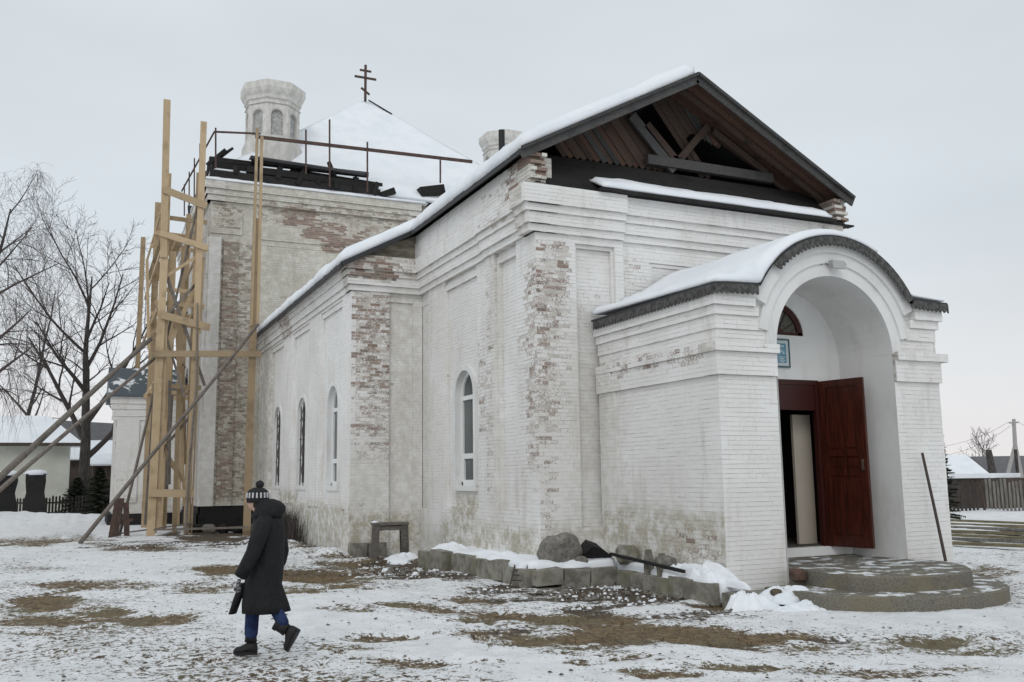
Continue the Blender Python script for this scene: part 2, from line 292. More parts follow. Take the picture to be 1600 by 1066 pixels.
# bare patches of dead grass and of dark litter, where the photograph shows them: centre pixel, half sizes, strength
PATCH = [(1130, 935, 70, 7, .8), (640, 955, 60, 6, .7), (760, 975, 50, 6, .7), (1320, 1010, 60, 6, .6), (430, 935, 60, 6, .5), (150, 925, 80, 7, .5), (1450, 985, 60, 6, .5), (610, 1010, 50, 5, .6), (40, 1010, 70, 6, .45), (1180, 1045, 70, 6, .6), (500, 905, 65, 11, 1), (345, 897, 30, 9, .8), (735, 935, 45, 10, .75), (880, 965, 110, 9, .85), (1050, 985, 150, 14, .9), (820, 1008, 110, 13, .8), (930, 1000, 60, 8, .7), (70, 950, 40, 12, .7), (165, 972, 45, 9, .75),
         (250, 985, 60, 6, .45), (560, 968, 40, 7, .5), (1250, 1000, 60, 8, .55), (700, 1050, 130, 7, .55), (1000, 1062, 70, 8, .65), (900, 1045, 40, 7, .5), (60, 843, 110, 9, .6), (50, 985, 60, 9, .4), (320, 930, 50, 8, .35),
         (600, 880, 90, 12, .7), (1380, 1045, 120, 9, .4), (1530, 1000, 80, 8, .3), (215, 855, 70, 6, .5), (1540, 880, 60, 8, .35), (470, 860, 40, 9, .5), (900, 1030, 130, 9, .35), (1500, 1030, 60, 5, .35), (560, 1030, 50, 5, .35)]
DEBR = [(620, 880, 70, 16, .75), (700, 895, 60, 14, .6), (900, 912, 110, 22, .8), (1000, 925, 80, 16, .7), (860, 930, 90, 10, .6), (760, 925, 60, 14, .5), (1120, 945, 70, 16, .55), (1150, 1000, 40, 7, .4), (1060, 960, 70, 10, .5),
        (340, 835, 70, 12, .8), (250, 850, 80, 8, .5), (480, 850, 50, 16, .5), (960, 1010, 110, 10, .3), (1480, 870, 50, 16, .35), (500, 885, 60, 12, .4), (800, 990, 50, 6, .5), (1300, 985, 40, 6, .4), (460, 1000, 220, 24, .10), (1450, 1000, 200, 30, .12), (200, 900, 200, 20, .12)]
def unproj(lst):
    out = []
    for px, py, rx, ry, s in lst:
        c = onZ(px, py, -.15); dx = onZ(px+rx, py, -.15)-c; dy = onZ(px, py-ry, -.15)-c; out.append((c.x, c.y, dx.x, dx.y, dy.x, dy.y, s))
    return out
PW, DW = unproj(PATCH), unproj(DEBR)
def field(lst, x, y):
    t = np.zeros_like(x); FN = fbm(x*1.3+y*.3, y*1.9-x*.4, 5, 31); FM = fbm(x*3.1, y*4.3, 4, 35)
    for cx, cy, ax, ay, bx, by, s in lst:
        det = ax*by-ay*bx; u = ((x-cx)*by-(y-cy)*bx)/det; v = (ax*(y-cy)-ay*(x-cx))/det
        d = np.sqrt(u*u+v*v) + 2.6*(FN-.5); t = np.maximum(t, s*np.clip(1.45-d, 0, 1)*(.55+.9*FM))
    return t
angs = np.concatenate([np.radians(np.linspace(-14, 66, 520)), np.radians(np.linspace(68, 344, 70))])
rads = np.concatenate([[.01, 1.5, 2.5], 3.3*1.0068**np.arange(350), 3.3*1.0068**350*1.06**np.arange(1, 62)])
A, R_ = np.meshgrid(angs, rads, indexing='ij'); gx = np.sin(A)*R_; gy = np.cos(A)*R_; gz = gheight(gx, gy)
pat = field(PW, gx, gy)*1.3 + .11 + 1.25*(fbm(gx*.42+gy*.15, gy*.50, 5, 51)-.5); deb = field(DW, gx, gy)*1.15
pat = pat*(1-ss(30, 45, R_)) + .0
fr = random.Random(44); near = (R_ < 24)
for _ in range(9):                      # trodden tracks: rows of shallow footprints
    fx, fy = fr.uniform(-1, 9), fr.uniform(7, 15); hd = fr.uniform(0, 6.28)
    for k in range(16):
        hd += fr.uniform(-.12, .12); fx += .62*math.cos(hd); fy += .62*math.sin(hd); o_ = .11*(-1)**k; cx_, cy_ = fx-math.sin(hd)*o_, fy+math.cos(hd)*o_
        w_ = near & (abs(gx-cx_) < .4) & (abs(gy-cy_) < .4)
        if not w_.any(): continue
        u_ = ((gx[w_]-cx_)*math.cos(hd)+(gy[w_]-cy_)*math.sin(hd))/.15; v_ = (-(gx[w_]-cx_)*math.sin(hd)+(gy[w_]-cy_)*math.cos(hd))/.065; q_ = u_*u_+v_*v_
        gz[w_] += -.035*np.exp(-q_**1.5)+.010*np.exp(-((np.sqrt(q_)-1.5)/.35)**2); pat[w_] += .20*np.exp(-q_)
gz = gz - .05*np.clip(pat, 0, 1) - .02*np.clip(deb, 0, 1)
na, nr = gx.shape; V = np.stack([gx, gy, gz], -1).reshape(-1, 3)
ii, jj = np.meshgrid(np.arange(na), np.arange(nr-1), indexing='ij'); i2 = (ii+1) % na
Fq = np.stack([ii*nr+jj, ii*nr+jj+1, i2*nr+jj+1, i2*nr+jj], -1).reshape(-1, 4)
me = bpy.data.meshes.new('ground'); me.vertices.add(len(V)); me.vertices.foreach_set('co', V.ravel().astype(np.float32))
me.loops.add(Fq.size); me.loops.foreach_set('vertex_index', Fq.ravel().astype(np.int32)); me.polygons.add(len(Fq)); me.polygons.foreach_set('loop_start', np.arange(0, Fq.size, 4, dtype=np.int32))
me.update(calc_edges=True); me.polygons.foreach_set('use_smooth', np.ones(len(Fq), bool))
for nm, arr in (('patch', pat), ('debris', deb)):
    a_ = me.attributes.new(nm, 'FLOAT', 'POINT'); a_.data.foreach_set('value', arr.ravel().astype(np.float32))
me.materials.append(M['ground']); go = bpy.data.objects.new('ground', me); C.objects.link(go); go['kind'] = 'structure'
# ------------------------------------------------------------------ brickwork
HC, LB, JT, VJ = .0765, .262, .009, .0018
BRICKS = []          # candidates for single bricks
def soft(lst, u, z):
    t = 0.
    for u0, u1, z0, z1, s in lst:
        du = max(u0-u, u-u1, 0)/.22; dz = max(z0-z, z-z1, 0)/.30
        t = max(t, s*max(0, 1-math.hypot(du, dz)))
    return t
def wall(name, parent, org, ud, nd, u0, u1, z0, z1, rects, holes, wear, base_wear, damp, mats, bricks=True, vis=None, thick=.35, single=False, label=None):
    """org+u*ud along the wall; nd outward normal; rects (u0,u1,z0,z1,d) set the relief, later ones win; holes (uc, halfwidth, zb, zs) arched"""
    ox, oy = org; ux, uy = ud; nx, ny = nd
    def pt(u, d, z): return (ox+ux*u+nx*d, oy+uy*u+ny*d, z)
    flip = (ux*ny-uy*nx) > 0
    def cube(mb, a, b, za, zb_, db, df, jit=0, full=False):
        J = (lambda: random.uniform(-jit, jit)) if jit else (lambda: 0)
        ff = [df+J() for _ in range(4)]
        e = jit*.9
        ja, jb, jc, jd = ([random.uniform(-e, e) for _ in range(4)] if jit else [0]*4)
        vs = [pt(a+ja, ff[0], za+jc), pt(b+jb, ff[1], za+jd), pt(b+jb, ff[2], zb_+ja), pt(a+ja, ff[3], zb_+jb), pt(a+ja, db, za), pt(b+jb, db, za), pt(b+jb, db, zb_), pt(a+ja, db, zb_)]
        fs = [(0, 1, 2, 3), (0, 3, 7, 4), (1, 5, 6, 2), (3, 2, 6, 7), (0, 4, 5, 1)]
        if full: fs.append((4, 7, 6, 5))
        if flip: fs = [f[::-1] for f in fs]
        mb.add(vs, fs)
    back = MB(); br = MB(); nc = int(round((z1-z0)/HC)); prev = None; run = None; rows = []
    for k in range(nc):
        za = z0+k*HC; zm = za+HC/2
        act = [r for r in rects if r[2] <= zm < r[3]]; cuts = {u0, u1}
        for r in act: cuts |= {r[0], r[1]}
        lo = min(cuts); hi = max(cuts); hs_ = []
        for uc, hw, zb_, zs in holes:
            if zb_ <= zm < zs+hw:
                q = hw if zm <= zs else math.sqrt(max(hw*hw-(zm-zs)**2, 0)); cuts |= {uc-q, uc+q}; hs_.append((uc-q, uc+q))
        cs = sorted(cuts); segs = []
        for a, b in zip(cs, cs[1:]):
            if b-a < 1e-4: continue
            m = (a+b)/2
            if any(h0 < m < h1 for h0, h1 in hs_): segs.append((a, b, None)); continue
            d = 0 if u0 <= m <= u1 else None
            for r in act:
                if r[0] <= m <= r[1]: d = r[4]
            if segs and segs[-1][2] == d and abs(segs[-1][1]-a) < 1e-6: segs[-1] = (segs[-1][0], b, d)
            else: segs.append((a, b, d))
        rows.append((za, segs))
    # backing, merged over equal rows
    i = 0
    while i < len(rows):
        j = i
        while j+1 < len(rows) and rows[j+1][1] == rows[i][1]: j += 1
        for a, b, d in rows[i][1]:
            if d is None: continue
            back.w = (max(base_wear, soft(wear, (a+b)/2, rows[i][0])), 0, .5)
            e = JT*.8 if bricks else 0
            cube(back, a+e*.5, b-e*.5, rows[i][0], rows[j][0]+HC, -thick, d-e, full=True)
        i = j+1
    wo = back.build(name, mats[1], parent, label=label)
    if bricks:
        for k, (za, segs) in enumerate(rows):
            ds = [s_[2] for s_ in segs if s_[2] is not None]; dmin = min(ds) if ds else 0
            header = (k % 4 == 3)
            L = LB/2 if header else LB; off = (0, .5, .25, .3)[k % 4]*LB
            for si, (a, b, d) in enumerate(segs):
                if d is None: continue
                x = math.floor((a-off)/L)*L+off; pts = []
                while x < b: pts.append(x); x += L
                ed = [a]+[p for p in pts if a+.05 < p < b-.05]+[b]
                for q, (p0, p1) in enumerate(zip(ed, ed[1:])):
                    um = (p0+p1)/2; zm = za+HC/2
                    if vis and not vis(um, zm): continue
                    edge = q == 0 or q == len(ed)-2
                    wv = min(1, max(soft(wear, um, zm), base_wear)*random.uniform(.75, 1.15)+random.choice((0, 0, 0, 0, .12))); dv = soft(damp, um, zm)
                    t = random.random(); dj = random.uniform(.0, .004)+(random.uniform(-.022, -.006) if wv > .45 and random.random() < .25 else 0)
                    if single and not edge and (p1-p0) > .12: BRICKS.append((p0, p1, za, d, wv, dv, t, pt, wo, flip, (ux, uy), (nx, ny))); continue
                    br.w = (wv, dv, t)
                    wv_ = .006*(float(vnoise(um*.9, za*2.1, 77))-.5); wj = .009*wv*(wv > .3); cube(br, p0+VJ/2+wj/2, p1-VJ/2-wj/2, za+wv_+JT*random.uniform(-.05, .55)+wj*.6, za+wv_+HC-JT*random.uniform(-.05, .5)-wj*.6, (dmin-.02 if edge else d-.03), d+dj-.002, .0016)
        if br.v: br.build('brick_courses', mats[0], wo, kind='stuff')
    return wo
WH = (M['white_brick'], M['mortar']); CRM = (M['cream_brick'], M['cream_mortar'])
church = thing('brick_church', 'whitewashed old brick church with arched porch, snow covered roofs and a cross', 'church', (CX, 24, 0))
church.location = (0, 0, 0)
# ---- porch
pw = [(XP-.1, XQ+.1, 3.72, 3.82, .12), (XP, XP+.6, -.4, .45, .15), (13.5, 14.6, 3.7, 3.8, .25)]
zt = 4.755
por_rects = [(XP-.06, 10.56, 3.30, 3.70, .06), (13.26, XQ+.02, 3.30, 3.70, .06), (XP-.12, 10.6, 3.70, 3.80, .13), (13.24, XQ+.14, 3.70, 3.80, .13),
             (XP+.0, 10.35, 3.80, 4.04, .0), (13.5, XQ-.08, 3.80, 4.04, .0), (XP-.03, 10.28, 4.04, 4.27, .035), (13.62, XQ-.04, 4.04, 4.27, .035),
             (XP-.07, 10.2, 4.27, 4.46, .08), (13.7, XQ+.01, 4.27, 4.46, .08), (XP-.12, 10.1, 4.46, zt, .14), (13.78, XQ+.06, 4.46, zt, .14)]
LR = [r for r in por_rects if r[1] < CX]; RRc = [r for r in por_rects if r[0] > CX]
wall('pier', church, (0, YP), (1, 0), (0, -1), XP, CX-1.36, -.45, 3.30, LR, [], pw, .03, [(XP, 10.6, -.4, .0, .12)], WH, single=True, thick=.30)
wall('pier', church, (0, YP), (1, 0), (0, -1), CX+1.36, XQ, -.45, 3.30, RRc, [], pw, .03, [], WH, single=True, thick=.30)
wall('arch_haunch', church, (0, YP), (1, 0), (0, -1), XP, CX, 3.30, zt, LR, [(CX, 1.36, 3.0, 3.80)], [(XP-.1, 10.6, 3.72, 3.82, .2)], .03, [], WH, single=True, thick=.30)
wall('arch_haunch', church, (0, YP), (1, 0), (0, -1), CX, XQ-.08, 3.30, zt, RRc, [(CX, 1.36, 3.0, 3.80)], [], .03, [], WH, single=True, thick=.30)
ps_rects = [(YP-.06, YN, 3.30, 3.70, .06), (YP-.13, YN-.6, 3.70, 3.80, .13), (YP-.13, YN, 3.70, 3.80, .10), (YP+.01, YN, 3.80, 4.04, .0), (YP-.03, YN, 4.04, 4.27, .03), (YP-.075, YN, 4.27, 4.46, .07), (YP-.13, YN, 4.46, zt, .12), (YN-.55, YN, 3.30, 3.70, .09), (YN-.62, YN, -.45, 3.30, .03)]
pside = [(12.5, 15.2, 3.62, 3.80, .50), (15.0, 15.9, 3.5, 4.2, .35), (14, 15.6, 4.2, 4.5, .32), (12.2, 13.6, -.3, .75, .42), (12.3, 13.1, .1, .6, .55)]
side = wall('porch_side_wall', church, (XP, 0), (0, 1), (-1, 0), YP+.02, YN, -.45, zt, ps_rects, [], pside, .05, [(12.2, 15.9, -.45, .95, .75), (15.2, 15.95, .5, 3.6, .25)], WH, single=True)
put('porch_right_wall', M['mortar'], church, lambda m: m.box((XQ-.36, YP+.02, -.45), (XQ-.004, YN, zt)))
def arches(m):
    for r0, r1, d, a0 in ((1.335, 1.56, .025, 0), (1.555, 1.75, .065, math.radians(10)), (1.745, 2.0, .115, math.radians(24))):
        m.arc(CX, 3.80, r0, r1, YP-d, YP+.32, a0, math.pi-a0, 40)
put('archivolt', M['plaster'], church, arches, smooth=False)
YB = 13.45
def vault(m):
    n = 28; vs = []; fs = []
    prof = [(CX+1.34, -.1), (CX+1.34, 3.8)]+[(CX+1.34*math.cos(math.pi*i/n), 3.8+1.34*math.sin(math.pi*i/n)) for i in range(1, n)]+[(CX-1.34, 3.8), (CX-1.34, -.1)]
    for x, z in prof: vs += [(x, YP-.01, z), (x, YB, z)]
    for i in range(len(prof)-1): fs.append((2*i, 2*i+1, 2*i+3, 2*i+2))
    m.add(vs, fs)
put('vault', M['plaster'], church, vault, smooth=False)
DX0, DX1, DZ0, DZ1, DC = 10.86, 12.72, .33, 3.43, 11.80
def alcove(m):
    m.box((CX-1.5, YB, -.3), (DX0, YB+.12, 5.4)); m.box((DX1, YB, -.3), (CX+1.5, YB+.12, 5.4)); m.box((DX0, YB, -.3), (DX1, YB+.12, DZ0-.02))
    # strip with the arched fanlight hole
    n = 18; r = .62; zb = 4.27; vs = []; fs = []
    m.box((DX0, YB, DZ1), (DX1, YB+.12, zb))
    for i in range(n+1):
        a = math.pi*i/n; x = DC+r*math.cos(a); z = zb+r*math.sin(a); vs += [(x, YB, z), (x, YB, 5.4), (x, YB+.12, z)]
    for i in range(n): fs += [(3*i, 3*i+1, 3*i+4, 3*i+3), (3*i, 3*i+3, 3*i+5, 3*i+2)]
    m.add(vs, fs); m.box((DX0, YB, zb), (DC-r, YB+.12, 5.4)); m.box((DC+r, YB, zb), (DX1, YB+.12, 5.4))
put('porch_inner_wall', M['plaster'], church, alcove)
put('porch_floor', M['stepmat'], church, lambda m: m.box((CX-1.338, YP-.28, -.3), (CX+1.338, YB+3, .158)))
put('threshold', M['plaster'], church, lambda m: m.box((DX0-.02, YB-.06, .171), (CX+1.335, YB+.1, DZ0)))
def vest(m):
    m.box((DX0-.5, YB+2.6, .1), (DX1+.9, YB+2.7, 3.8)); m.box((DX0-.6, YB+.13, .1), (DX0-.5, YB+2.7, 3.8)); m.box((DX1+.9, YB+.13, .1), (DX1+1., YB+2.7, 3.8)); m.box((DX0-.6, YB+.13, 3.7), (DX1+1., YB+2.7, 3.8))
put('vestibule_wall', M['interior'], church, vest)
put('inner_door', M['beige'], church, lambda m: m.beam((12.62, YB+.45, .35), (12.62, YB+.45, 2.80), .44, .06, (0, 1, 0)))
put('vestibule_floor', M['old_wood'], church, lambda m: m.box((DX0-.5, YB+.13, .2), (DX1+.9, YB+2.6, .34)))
fl = put('fanlight', M['doorframe'], church, lambda m: (m.arc(DC, 4.27, .50, .615, YB+.02, YB+.09, n=18), m.box((DC-.61, YB+.02, 4.275), (DC+.61, YB+.09, 4.33)), m.arc(DC, 4.27, 0.001, .15, YB+.015, YB+.08, n=10)))
put('pane', M['fan'], fl, lambda m: m.arc(DC, 4.27, 0.001, .52, YB+.06, YB+.075, n=18))
for a in range(30, 180, 30):
    put('glazing_bar', M['iron'], fl, lambda m: m.beam((DC+.14*math.cos(math.radians(a)), YB+.05, 4.27+.14*math.sin(math.radians(a))), (DC+.51*math.cos(math.radians(a)), YB+.05, 4.27+.51*math.sin(math.radians(a))), .02, .02, (0, 1, 0)))
def dframe(m):
    m.box((DX0, YB+.01, DZ0), (DX0+.09, YB+.11, DZ1)); m.box((DX1-.09, YB+.01, DZ0), (DX1, YB+.11, DZ1)); m.box((DX0+.09, YB+.01, DZ1-.09), (DX1-.09, YB+.11, DZ1))
    m.box((DX0+.09, YB+.03, 2.86), (DX1-.09, YB+.10, DZ1-.09))
put('door_frame', M['doorframe'], church, dframe)
def leaf(hx, hy, dx, dy, sgn, label):
    Ld = Vector((dx, dy, 0)).normalized(); Nd = Vector((Ld.y, -Ld.x, 0))*sgn; P0 = Vector((hx, hy, 0)); W = .93
    def bx(m, a, b, z0, z1, t0, t1):
        vs = [P0+Ld*u+Nd*t+Vector((0, 0, z)) for z in (z0, z1) for u, t in ((a, t0), (b, t0), (b, t1), (a, t1))]
        m.add(vs, [(0, 3, 2, 1), (4, 5, 6, 7), (0, 1, 5, 4), (1, 2, 6, 5), (2, 3, 7, 6), (3, 0, 4, 7)])
    d = put('door', M['door'], church, lambda m: (bx(m, 0, .14, DZ0, DZ1-.02, 0, .06), bx(m, .79, W, DZ0, DZ1-.02, 0, .06), *[bx(m, .14, .79, a, b, 0, .06) for a, b in ((DZ0, DZ0+.2), (1.62, 1.76), (1.98, 2.10), (DZ1-.16, DZ1-.02))], bx(m, .14, .79, DZ0, DZ1-.03, .018, .042)), label=label)
    for z0, z1 in ((DZ0+.24, 1.58), (1.79, 1.95), (2.14, DZ1-.2)):
        put('door_panel', M['door'], d, lambda m: (bx(m, .18, .43, z0, z1, .006, .054), bx(m, .49, .75, z0, z1, .006, .054)))
    put('handle', M['rust'], d, lambda m: (bx(m, .84, .88, 1.72, 1.92, -.05, -.03), bx(m, .85, .87, 1.74, 1.76, -.03, 0), bx(m, .85, .87, 1.88, 1.9, -.03, 0)))
LW = .93
def px_of(p):
    e = Vector(p)-Vector((0, 0, EYE)); return 800+F*e.dot(CR)/e.dot(CF)
th = min(np.linspace(math.radians(60), math.radians(110), 200), key=lambda t: abs(px_of((DX1-.02+LW*math.cos(t), YB-.01-LW*math.sin(t), 1.6))-1357))
leaf(DX1-.02, YB-.01, math.cos(th), -math.sin(th), -1, 'dark red panelled door leaf standing open')
leaf(DX0+.02, YB-.01, -.25, -.97, 1, 'dark red panelled door leaf folded back behind the left pier')
bag = put('shoe_bag', M['coat'], None, lambda m: m.loft([[(11.95+.24*s*math.cos(a)*(1+.15*math.sin(3*a+z)), 14.0+.2*s*math.sin(a), .345+z) for a in [2*math.pi*k/12 for k in range(12)]] for z, s in ((0, .9), (.1, 1.05), (.25, .9), (.36, .5), (.42, .15))]), smooth=True)
tag(bag, 'dark sack lying just inside the open church door', 'bag')
# scalloped valance and barrel roof of the porch
EZ = 4.79; RR = 2.03
prof = [(XP-.17, EZ), (XP+.1, EZ+.02), (10.10, EZ+.04)]
aa = math.asin((EZ+.04-3.8)/RR)
prof += [(CX-.02+RR*math.cos(a), 3.8+RR*math.sin(a)) for a in np.linspace(math.pi-aa, aa, 26)]+[(13.8, EZ+.02), (XQ+.13, EZ)]
def roofshell(m, dz0, dz1, y0, y1, pr=prof):
    vs = []; n = len(pr)
    for x, z in pr: vs += [(x, y0, z+dz0), (x, y0, z+dz1), (x, y1, z+dz1), (x, y1, z+dz0)]
    fs = [(4*i+k, 4*i+4+k, 4*i+4+(k+1) % 4, 4*i+(k+1) % 4) for i in range(n-1) for k in range(4)]+[(0, 1, 2, 3), (4*n-1, 4*n-2, 4*n-3, 4*n-4)]
    m.add(vs, fs)
fixn(put('porch_roof', M['tin'], church, lambda m: roofshell(m, -.035, 0, YP-.22, YN-.005)))
def valance(m, path, drop, out, tooth=.105):
    """hanging scalloped board along a 3D path; 'drop' direction given per point"""
    L = 0; pts = []
    for a, b in zip(path, path[1:]):
        a, b = Vector(a), Vector(b); k = max(2, int((b-a).length/.0215))
        for i in range(k): pts.append(a.lerp(b, i/k))
    pts.append(Vector(path[-1])); s = 0; top = []; bot = []
    for i, p in enumerate(pts):
        if i: s += (p-pts[i-1]).length
        d = Vector(drop(p)); ph = (s/tooth) % 1; ln = .095+.075*abs(math.sin(math.pi*ph))**.7; top.append(p); bot.append(p+d*ln)
    o = Vector(out); vs = []
    for t, b in zip(top, bot): vs += [t, b, t+o, b+o]
    fs = []
    for i in range(len(pts)-1): a = 4*i; fs += [(a, a+1, a+5, a+4), (a+2, a+6, a+7, a+3), (a+1, a+3, a+7, a+5)]
    m.add(vs, fs)
def dn(p): return (0, 0, -1)
def rad(p):
    v = Vector((CX-.02-p.x, 0, 3.8-p.z)); return v.normalized()
val = put('valance', M['valance'], church, lambda m: (
    valance(m, [(x, YP-.235, z-.03) for x, z in prof[:3]], dn, (0, .02, 0)),
    valance(m, [(x, YP-.238, z-.03) for x, z in prof[6:-2]], rad, (0, .02, 0)),
    valance(m, [(x, YP-.235, z-.03) for x, z in prof[-3:]], dn, (0, .02, 0)),
    valance(m, [(XP-.185, YP-.232, EZ-.03), (XP-.185, YN-.1, EZ-.05)], dn, (.02, 0, 0))))
# ---- snow sheets
def snow(name, parent, P, nu, nv, T, ew=.25, seed=0, rough=.25, edges=(1, 1, 1, 1), wob=.06, kind=None, mat='snow', low=.35, mask=None):
    """P(u,v) base surface; edges: which of u0,u1,v0,v1 taper"""
    us = np.linspace(0, 1, nu); vs_ = np.linspace(0, 1, nv); top = []; bot = []
    base = [[Vector(P(u, v)) for v in vs_] for u in us]
    Lu = (base[-1][nv//2]-base[0][nv//2]).length; Lv = (base[nu//2][-1]-base[nu//2][0]).length
    for i, u in enumerate(us):
        for j, v in enumerate(vs_):
            p = base[i][j]; d = 9
            if edges[0]: d = min(d, u*Lu)
            if edges[1]: d = min(d, (1-u)*Lu)
            if edges[2]: d = min(d, v*Lv)
            if edges[3]: d = min(d, (1-v)*Lv)
            q = min(d/ew, 1); pr = low+(1-low)*math.sqrt(max(0, 1-(1-q)**2))
            nn = float(fbm(p.x*.8+seed+p.z, p.y*.8+seed, 3, seed)); n2 = float(vnoise(p.x*4+seed, p.y*4+p.z*3, seed))
            t = T*pr*(1-rough+2*rough*nn)+.03*(n2-.5)
            if mask: t *= mask(p)
            w_ = Vector((wob*(n2-.5)*(1 if d < ew else 0), wob*(nn-.5)*2*(1 if d < ew else 0), 0))
            top.append(p+w_+Vector((0, 0, max(t, .012)))); bot.append(p+w_*.5+Vector((0, 0, .004)))
    m = MB(); N = nu*nv; fs = []
    for i in range(nu-1):
        for j in range(nv-1): a = i*nv+j; fs.append((a, a+nv, a+nv+1, a+1)); fs.append((N+a, N+a+1, N+a+nv+1, N+a+nv))
    for i in range(nu-1):
        a = i*nv; fs.append((a, N+a, N+a+nv, a+nv)); a = i*nv+nv-1; fs.append((a, a+nv, N+a+nv, N+a))
    for j in range(nv-1):
        a = j; fs.append((a, a+1, N+a+1, N+a)); a = (nu-1)*nv+j; fs.append((a, N+a, N+a+1, a+1))
    m.add(top+bot, fs); o = m.build(name, M[mat], parent, smooth=True, kind=kind); return fixn(o)
# porch snow: from eave to barrel; a profile that swells over the haunch
sp_ = [(XP-.16, EZ+.004), (XP+.1, EZ+.024), (10.08, EZ+.044)]+[(CX-.02+RR*math.cos(a), 3.8+RR*math.sin(a)) for a in np.linspace(math.pi-aa-.01, math.radians(62), 18)]
cum = [0]
for a, b in zip(sp_, sp_[1:]): cum.append(cum[-1]+math.hypot(b[0]-a[0], b[1]-a[1]))
def pprof(u):
    s_ = u*cum[-1]
    for i in range(len(sp_)-1):
        if s_ <= cum[i+1]+1e-9: f = (s_-cum[i])/(cum[i+1]-cum[i]); return sp_[i][0]+f*(sp_[i+1][0]-sp_[i][0]), sp_[i][1]+f*(sp_[i+1][1]-sp_[i][1])
    return sp_[-1]
snow('porch_snow', church, lambda u, v: (pprof(u)[0], YP-.21+v*(YN-YP+.20), pprof(u)[1]+v*.10*(1-u)), 56, 36, .17, .22, 3, .25, (1, 1, 1, 0), .05, mask=lambda p: 1+1.5*math.exp(-((p.x-10.1)/.28)**2))
snow('porch_snow', church, lambda u, v: (13.68+u*.82, YP-.20+v*(YN-YP+.18), EZ+.03+.05*(1-u)), 12, 26, .10, .3, 5, .3, (1, 1, 1, 0), .04)
# ---- nave, front part
cor = lambda a, b: [(a, b, 6.50, 6.65, .07), (a, b, 6.65, 6.92, .13), (a, b, 6.92, 7.06, .18), (a, b, 7.06, 7.42, .25)]
nf_rects = [(XN, 10.0, -.45, 6.50, .10), (8.87, 9.80, .7, 6.36, .03), (8.93, 9.74, .7, 6.26, -.05)]+[(a, b, c, d, e+.10) for a, b, c, d, e in cor(XN-.0, 10.0)]+cor(10.0, XNR) + [(10.76, 15.3, .7, 6.05, -.06), (10.70, 15.3, 6.05, 6.15, -.03)]
nf_rects = [(a if a > XN+.01 else XN-(e-.0), b, c, d, e) if abs(a-XN) < .01 and c > 6.4 else (a, b, c, d, e) for a, b, c, d, e in nf_rects]
nfw = [(8.0, 8.62, 4.9, 6.25, .60), (8.0, 8.55, 4.3, 4.9, .54), (8.0, 8.35, 2.6, 4.3, .54), (8.2, 8.6, 2.6, 4.2, .42), (8.05, 8.25, .6, 2.6, .46), (8.9, 9.6, 5.1, 5.5, .36), (10.12, 10.6, 5.3, 6.1, .42), (8.0, 9.4, .2, 1.3, .22), (9, 9.36, 2, 5, .2)]
ndamp = [(8, 9.4, -.4, .6, .7), (8.75, 9.4, .5, 5, .22)]
nv_ = lambda u, z: not (10 < u < 14.4 and z < 4.3) and not (u > 15.3)
YNF = YN+.10        # panels sit 10 cm behind the corner pilasters
wall('nave_front_wall', church, (0, YNF), (1, 0), (0, -1), XN, XNR, -.45, 7.42, nf_rects, [], nfw, .06, ndamp, WH, vis=nv_)
XNF = XN+.10
ns_rects = [(YN+.0, 22.9, -.45, .9, .06), (YN+.0, 16.86, -.45, 6.50, .10), (16.86, 18.0, .95, 6.40, .03), (16.95, 17.9, 1.0, 6.30, -.06), (18.0, 18.5, -.45, 6.5, .10), (18.5, 19.12, -.45, 6.5, .06), (21.1, 22.35, -.45, 6.5, .06), (19.05, 21.18, .9, 6.40, .03), (19.13, 21.1, 1.0, 6.28, -.04), (22.35, 23.06, .9, 6.2, -.02)]
ns_rects += [(a-e+.006, b, c, d, e+.10) for a, b, c, d, e in cor(YN, 18.5)]+[(a, b, c, d, e+.06) for a, b, c, d, e in cor(18.5, 22.9)]+[(YN+.45, 23.06, 7.42, 7.88, .24), (YN+.45, 23.06, 7.88, 8.12, .21)]
WN = (19.98, .60, 1.50, 3.62)
nsw = [(15.95, 16.4, 1.8, 5.9, .54), (16.0, 16.8, 2.4, 4.9, .36), (18.2, 19.0, 2.6, 4.9, .44), (18.3, 18.5, 1.4, 3, .44), (18.1, 18.4, 4.5, 6.2, .34), (21.2, 21.8, 1.5, 6, .26), (15.9, 16.9, 7.42, 8.1, .66), (17, 18.2, 7.0, 7.8, .42), (18.2, 22.9, 7.42, 7.7, .30), (16, 17.2, .9, 2.2, .30), (19, 19.4, .9, 2.5, .25)]
wall('nave_side_wall', church, (XNF, 0), (0, 1), (-1, 0), YN+.1, YR+.16, -.45, 8.14, ns_rects, [WN], nsw, .07, [(16.2, 21.3, -.4, .55, .85), (19.4, 20.6, .5, 1.15, .9), (18.0, 18.3, 0, 6.4, .28), (21.3, 22.9, -.4, .3, .4), (22.3, 22.9, 0, 6.2, .25)], WH, vis=lambda u, z: True)
put('nave_right_wall', M['mortar'], church, lambda m: (m.box((XNR-.35, YN+.13, -.45), (XNR+.1, YT-.01, 7.40)), m.box((XNR-.35, YN+.48, 7.41), (XNR+.1, YT-.01, 8.1))))
